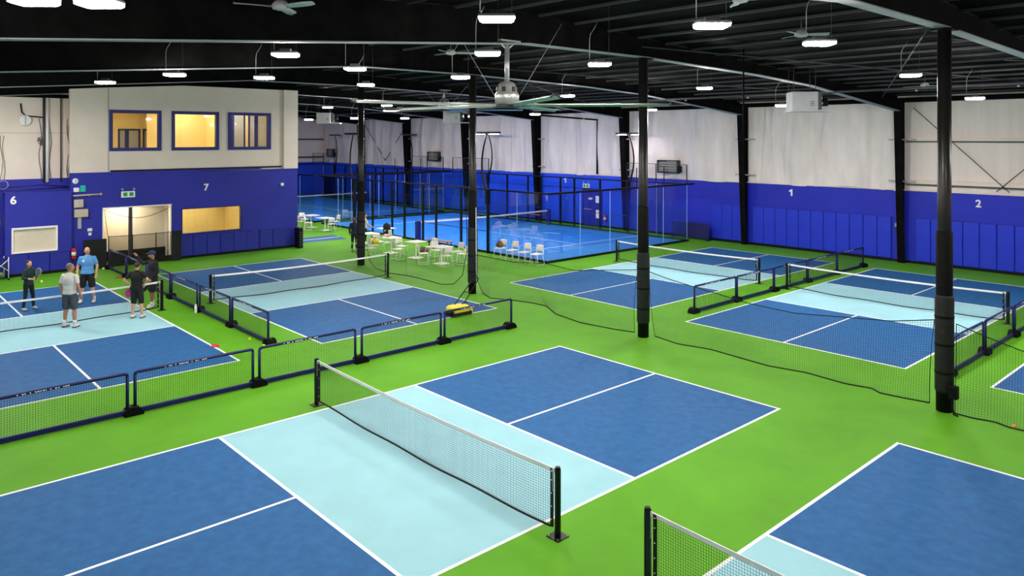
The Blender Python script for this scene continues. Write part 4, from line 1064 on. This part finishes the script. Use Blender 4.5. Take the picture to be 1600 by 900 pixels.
def person(loc, face, h, label, skin, top, bottom, hair, head_turn=0., arms=None, feet=None, sleeve='short', legwear='short', hairstyle='short', cap=None, socks=False, bulk=1.0, lean=0.):
    rz = math.atan2(face[1], face[0])-PI/2
    t = thing('person', loc, rz, label, 'person')
    s = h/1.76
    V = lambda x, y, z: Vector((x*s, y*s, z*s))
    feet = feet or [(-.12, 0), (.12, 0)]
    hip = [V(-.09, 0, .90), V(.09, 0, .90)]
    ank = [V(f[0], f[1]-.03, .085) for f in feet]
    knee = [(hip[i]+ank[i])/2+V(0, .035, .02) for i in (0, 1)]
    sh = [V(-.172*bulk, lean, 1.415), V(.172*bulk, lean, 1.415)]
    arms = arms or [((-.25, -.02, 1.14), (-.25, .05, .90)), ((.25, -.02, 1.14), (.25, .05, .90))]
    el = [V(*a[0]) for a in arms]; wr = [V(*a[1]) for a in arms]
    B = bulk
    def torso(mb, g, z0=0., upper=True, lower=True):
        if lower: mb.ell(V(0, 0, .95), (s*(.165*B+g), s*(.115*B+g), s*(.13+g)), 16, 10)
        mb.ell(V(0, lean*.3, 1.08), (s*(.15*B+g), s*(.108*B+g), s*(.17+g)), 16, 10)
        if upper:
            mb.ell(V(0, lean*.8, 1.27), (s*(.17*B+g), s*(.115*B+g), s*(.19+g)), 16, 10)
            mb.cap(V(-.13*B, lean, 1.405), V(.13*B, lean, 1.405), s*(.055+g*.8), s*(.055+g*.8))
            mb.cap(V(-.06*B, lean, 1.43), V(.06*B, lean, 1.43), s*(.06+g*.7), s*(.06+g*.7))
            mb.cap(V(0, lean, 1.40), V(0, lean, 1.46), s*(.085+g), s*(.06+g))
    def leg(mb, i, g, to=1.0, flare=0.):
        mb.cap(hip[i], hip[i]+(knee[i]-hip[i])*min(1, to), s*(.092*B+g), s*((.092+(.06-.092)*min(1, to))*B+g+flare))
        if to > 1: mb.cap(knee[i], knee[i]+(ank[i]-knee[i])*(to-1), s*(.06*B+g), s*(.058+(.04-.058)*(to-1)+g))
    def arm(mb, i, g, to=1.0):
        mb.cap(sh[i], sh[i]+(el[i]-sh[i])*min(1, to), s*(.05+g), s*(.044+g+(.006 if to < 1 else 0)))
        if to > 1: mb.cap(el[i], el[i]+(wr[i]-el[i])*(to-1), s*(.044+g), s*(.030+g))
    body = MB(); torso(body, 0)
    for i in (0, 1):
        leg(body, i, 0, 2.0); arm(body, i, 0, 2.0)
        body.ell((knee[i]+(ank[i]-knee[i])*.3)+V(0, -.02, 0), (s*.052, s*.056, s*.12), 10, 8)
        body.ell(ank[i]+V(0, .07, -.035), (s*.042, s*.11, s*.04), 10, 8)
    body.cap(V(0, lean, 1.44), V(0, lean+.015, 1.56), s*.056, s*.052)
    hc = V(0, lean+.03, 1.645); Rh = Matrix.Rotation(head_turn, 3, 'Z')
    H = lambda x, y, z: hc+Rh @ V(x, y, z)
    body.ell(hc, (s*.078, s*.096, s*.112), 16, 12, Rh); body.ell(H(0, .03, -.055), (s*.058, s*.062, s*.062), 12, 8, Rh)
    body.cap(H(0, .09, .01), H(0, .108, -.025), s*.012, s*.017, 8)
    for e in (-1, 1): body.ell(H(e*.08, -.005, -.01), (s*.014, s*.026, s*.036), 8, 6, Rh)
    # hands: palm plus five fingers
    ex = MB()
    for i in (0, 1):
        d = (wr[i]-el[i]).normalized(); side = d.cross(Vector((0, 1, 0)))
        if side.length < .3: side = d.cross(Vector((1, 0, 0)))
        side.normalize(); nrm = side.cross(d).normalized()
        if nrm.y < 0: nrm = -nrm
        pc = wr[i]+d*s*.055
        body.cap(wr[i], wr[i]+d*s*.08, s*.03, s*.034)
        for k, L in enumerate((.075, .085, .08, .062)):
            b0 = wr[i]+d*s*.085+side*s*(-.03+.02*k); b1 = b0+(d*.8+nrm*.25).normalized()*s*L*.55; b2 = b1+(d*.45+nrm*.8).normalized()*s*L*.5
            ex.tube([b0-d*s*.02, b0, b1, b2], [s*.0095, s*.0095, s*.0085, s*.006], 6)
        q = side*(-1); b0 = wr[i]+d*s*.03+q*s*.025; b1 = b0+(q*.7+d*.6).normalized()*s*.04; ex.tube([b0-q*s*.015, b0, b1, b1+(d*.8+nrm*.3).normalized()*s*.03], [s*.012, s*.012, s*.01, s*.007], 6)
    bo = remeshed(body, 'body', skin, t, .0125*s, 4, ex)
    for e in (-1, 1):
        MB().ell(H(e*.032, .088, .012), (s*.012, s*.008, s*.007), 8, 6, Rh).build('eye', M_EYE, t)
        MB().ell(H(e*.032, .09, .034), (s*.019, s*.008, s*.005), 8, 6, Rh).build('eyebrow', hair or M_HAIRG, t)
    MB().ell(H(0, .092, -.06), (s*.024, s*.009, s*.007), 8, 6, Rh).build('mouth', M_LIP, t)
    # clothes
    c = MB(); torso(c, .016); c.cap(V(0, 0, 1.0), V(0, lean*.5, 1.2), s*.1*B, s*.1*B); c.ell(V(0, 0, .96), (s*.182*B, s*.132*B, s*.12), 16, 10)
    ks = {'short': .62, 'three': 1.5, 'long': 1.95}[sleeve]
    for i in (0, 1): arm(c, i, .013, ks)
    remeshed(c, 'shirt', top, t, .014*s, 5)
    c = MB(); c.ell(V(0, 0, .93), (s*(.175*B), s*(.128*B), s*.135), 16, 10)
    kl = {'short': .85, 'knee': 1.12, 'long': 1.93}[legwear]
    for i in (0, 1): leg(c, i, .012 if legwear != 'long' else .008, kl, .022 if legwear == 'short' else .012 if legwear == 'knee' else 0)
    remeshed(c, {'short': 'shorts', 'knee': 'shorts', 'long': 'trousers'}[legwear], bottom, t, .014*s, 4)
    for i in (0, 1):
        c = MB(); c.ell(ank[i]+V(0, .065, -.035), (s*.05, s*.135, s*.048), 14, 8); c.ell(ank[i]+V(0, 0, -.01), (s*.05, s*.062, s*.055), 12, 8)
        so = remeshed(c, 'shoe', M_SHOE, t, .013*s, 2)
        MB().prism([((ank[i].x/s+a_)*s, (ank[i].y/s+b_)*s) for a_, b_ in ((-.04, -.06), (.04, -.06), (.052, .06), (.04, .17), (0, .2), (-.04, .17), (-.052, .06))], 'z', 0, .022*s).build('sole', M_SOLE, so)
        if socks: MB().tube([ank[i]+V(0, 0, .02), ank[i]+V(0, 0, .12)], [s*.046, s*.05], 12).build('sock', M_SOCK, t)
    if hair:
        c = MB(); c.ell(H(0, -.022, .03), (s*.086, s*.094, s*.1), 16, 10, Rh)
        if hairstyle in ('bun', 'tied'): c.ell(H(0, -.1, .03 if hairstyle == 'bun' else -.02), (s*.045, s*.05, s*.05), 10, 8, Rh)
        if hairstyle == 'tied': c.cap(H(0, -.1, -.02), H(0, -.1, -.14), s*.035, s*.015)
        if hairstyle == 'bob': c.ell(H(0, -.045, -.02), (s*.1, s*.085, s*.12), 14, 8, Rh)
        remeshed(c, 'hair', hair, t, .014*s, 2)
    if cap:
        c = MB(); c.ell(H(0, -.008, .055), (s*.092, s*.11, s*.085), 16, 10, Rh); remeshed(c, 'cap', cap, t, .013*s, 2)
        rows = [[H(-.075+.15*i/6, y_, z_+.012*(1-((i-3)/3)**2)) for i in range(7)] for y_, z_ in ((.07, .055), (.13, .05), (.17, .04))]
        MB().slab(rows, (0, 0, .006)).build('cap_brim', cap, t)
    return t, s, V

def paddle(t, V, c, ax, nrm, m_face, m_edge, label, name='paddle', w_=.1, L=.14):
    """paddle held in a hand: top-level thing"""
    loc = t.matrix_world if False else None
    M = Matrix.Translation(t.location) @ Matrix.Rotation(t.rotation_euler.z, 4, 'Z')
    p = thing(name, tuple(M @ V(*c)), 0, label, 'paddle')
    Rm = M.to_3x3(); ax = (Rm @ Vector(ax)).normalized(); n = (Rm @ Vector(nrm)); n = (n-ax*n.dot(ax)).normalized(); sd = ax.cross(n)
    pts = []
    for k in range(20):
        a = 2*PI*k/20; x = math.cos(a); y = math.sin(a)
        pts.append(sd*w_*x*(1-.12*(y < -.3))+ax*(L*y+L+.12))
    a0 = [q+n*.011 for q in pts]; a1 = [q-n*.011 for q in pts]
    MB().add(a0+a1, [tuple(range(20)), tuple(reversed(range(20, 40)))]+[(i, 20+i, 20+(i+1) % 20, (i+1) % 20) for i in range(20)]).build('blade', m_face, p)
    MB().tube([pts[i % 20] for i in range(21)], .012, 6, False).build('edge_guard', m_edge, p)
    MB().tube([ax*-.02, ax*.14], .015, 8).build('grip', M_BLACK, p)
    return p

M_PGREY = mat('paddle_grey', (110, 108, 106), .5, .15, 30.)
M_PEDGE = mat('paddle_edge', (190, 190, 192), .5, .05, 10.)
M_PINK = mat('paddle_pink', (216, 40, 130), .5, .35, 14.)
M_PURP = mat('paddle_purple', (120, 50, 190), .5, .1, 10.)
# girl in dark green
t, s, V = person((-17.15, -2.71, .004), (.83, .46), 1.56, 'girl in a dark green top and black leggings holding a grey paddle', M_SKIN, mat('cloth_green', (18, 52, 44), .8, .1, 8.), mat('cloth_black', (18, 19, 22), .8, .1, 8.), M_HAIRD,
    arms=[((-.24, .06, 1.17), (-.06, .27, 1.13)), ((.25, .06, 1.16), (.08, .29, 1.12))], sleeve='three', legwear='long', hairstyle='tied', feet=[(-.2, .02), (.17, -.02)], bulk=.95)
paddle(t, V, (.05, .40, 1.13), (.05, .45, .75), (1, .2, .1), M_PGREY, M_PEDGE, 'grey round paddle held up by the girl in green')
tag(MB().ell((0, 0, 0), (.037,)*3, 14, 10).build('pickleball', M_BALL, None, (-16.9, -2.4, .9)), 'yellow ball dropping just below the girl\'s paddle hand', 'ball', 'loose balls')
# man in white T-shirt, back to the camera
t, s, V = person((-13.85, -2.26, .004), (-.70, .75), 1.82, 'man in a white T-shirt and grey shorts seen from behind', M_SKIN2, mat('cloth_white', (222, 218, 212), .85, .05, 6.), mat('cloth_slate', (66, 74, 80), .8, .1, 8.), M_HAIRG,
    head_turn=-.75, arms=[((-.27, -.02, 1.15), (-.25, .06, .92)), ((.28, -.05, 1.15), (.30, .02, .90))], legwear='short', feet=[(-.15, .02), (.17, .0)], socks=True, bulk=1.08)
# bald man in light blue
t, s, V = person((-17.03, -1.08, .004), (.80, -.42), 1.84, 'bald man in a light blue shirt and black shorts facing the camera', M_SKIN, mat('cloth_sky', (92, 156, 214), .8, .08, 5.), MATS['cloth_black'], None,
    head_turn=.75, arms=[((-.27, -.02, 1.15), (-.26, .05, .92)), ((.28, -.02, 1.14), (.27, .08, .91))], legwear='short', feet=[(-.19, .03), (.2, .0)], socks=True, bulk=1.1)
MB().ell(V(.08, .13, 1.33), (.035, .012, .045), 10, 8).build('shirt_badge', M_TAPE, t)
# woman in black, hands on hips, back to the camera
t, s, V = person((-13.75, -.5, .004), (-.72, .69), 1.67, 'woman in black with hands on hips seen from behind', M_SKIN, mat('cloth_black2', (20, 20, 22), .85, .1, 8.), MATS['cloth_black'], M_HAIRD,
    head_turn=.15, arms=[((-.37, -.08, 1.2), (-.20, .02, 1.03)), ((.38, -.06, 1.22), (.20, .03, 1.05))], legwear='knee', hairstyle='bun', feet=[(-.13, .0), (.16, .02)], bulk=1.1)
p = paddle(t, V, (-.22, .05, 1.0), (-.35, .05, -.9), (.2, 1, .1), M_PINK, M_PURP, 'pink and purple paddle hanging from the hand of the woman in black', L=.12, w_=.1)
# man in the cap, pointing
t, s, V = person((-14.9, .30, .004), (.25, -1.0), 1.8, 'bearded man in a navy cap and black jacket raising one arm', M_SKIN2, mat('cloth_jet', (16, 17, 20), .8, .1, 8.), MATS['cloth_black'], M_HAIRD,
    head_turn=-.45, arms=[((-.25, .0, 1.14), (-.14, .14, .92)), ((.36, .1, 1.35), (.56, .18, 1.57))], sleeve='long', legwear='short', cap=mat('cap_navy', (30, 44, 92), .7, .1, 8.), feet=[(-.1, .12), (.14, -.05)], socks=True, bulk=1.05)
hc = V(0, .03, 1.645); Rh = Matrix.Rotation(-.45, 3, 'Z'); c = MB(); c.ell(hc+Rh @ V(0, .045, -.085), (.056, .056, .05), 12, 8, Rh); remeshed(c, 'beard', M_HAIRD, t, .013, 2)
paddle(t, V, (-.12, .19, .86), (.3, .3, -.8), (1, .3, .2), mat('paddle_black', (40, 42, 46), .5, .1, 20.), M_PEDGE, 'dark paddle with pale rim held low by the man in the cap', L=.13)
# background people
t, s, V = person((-21.2, 11.3, .0), (-.75, .65), 1.6, 'woman with auburn hair and navy clothes left of the far column', M_SKIN, mat('cloth_navy', (26, 36, 62), .8, .1, 8.), mat('cloth_navy2', (20, 26, 44), .8, .1, 8.), M_HAIRR, sleeve='long', legwear='long', hairstyle='bob', bulk=1.05)
t, s, V = person((-22.62, 12.72, .0), (.2, 1), 1.6, 'person in white and black behind the far left column', M_SKIN, MATS['cloth_white'], MATS['cloth_black'], M_HAIRD, sleeve='short', legwear='long', arms=[((-.22, .14, 1.12), (-.15, .34, 1.0)), ((.24, .12, 1.12), (.2, .36, 1.0))])
bag((-22.45, 13.9, .746), .3, (.15, .1, .12), M_RED, M_TAPE, 'small red pouch on the table by the far column', 'pouch')
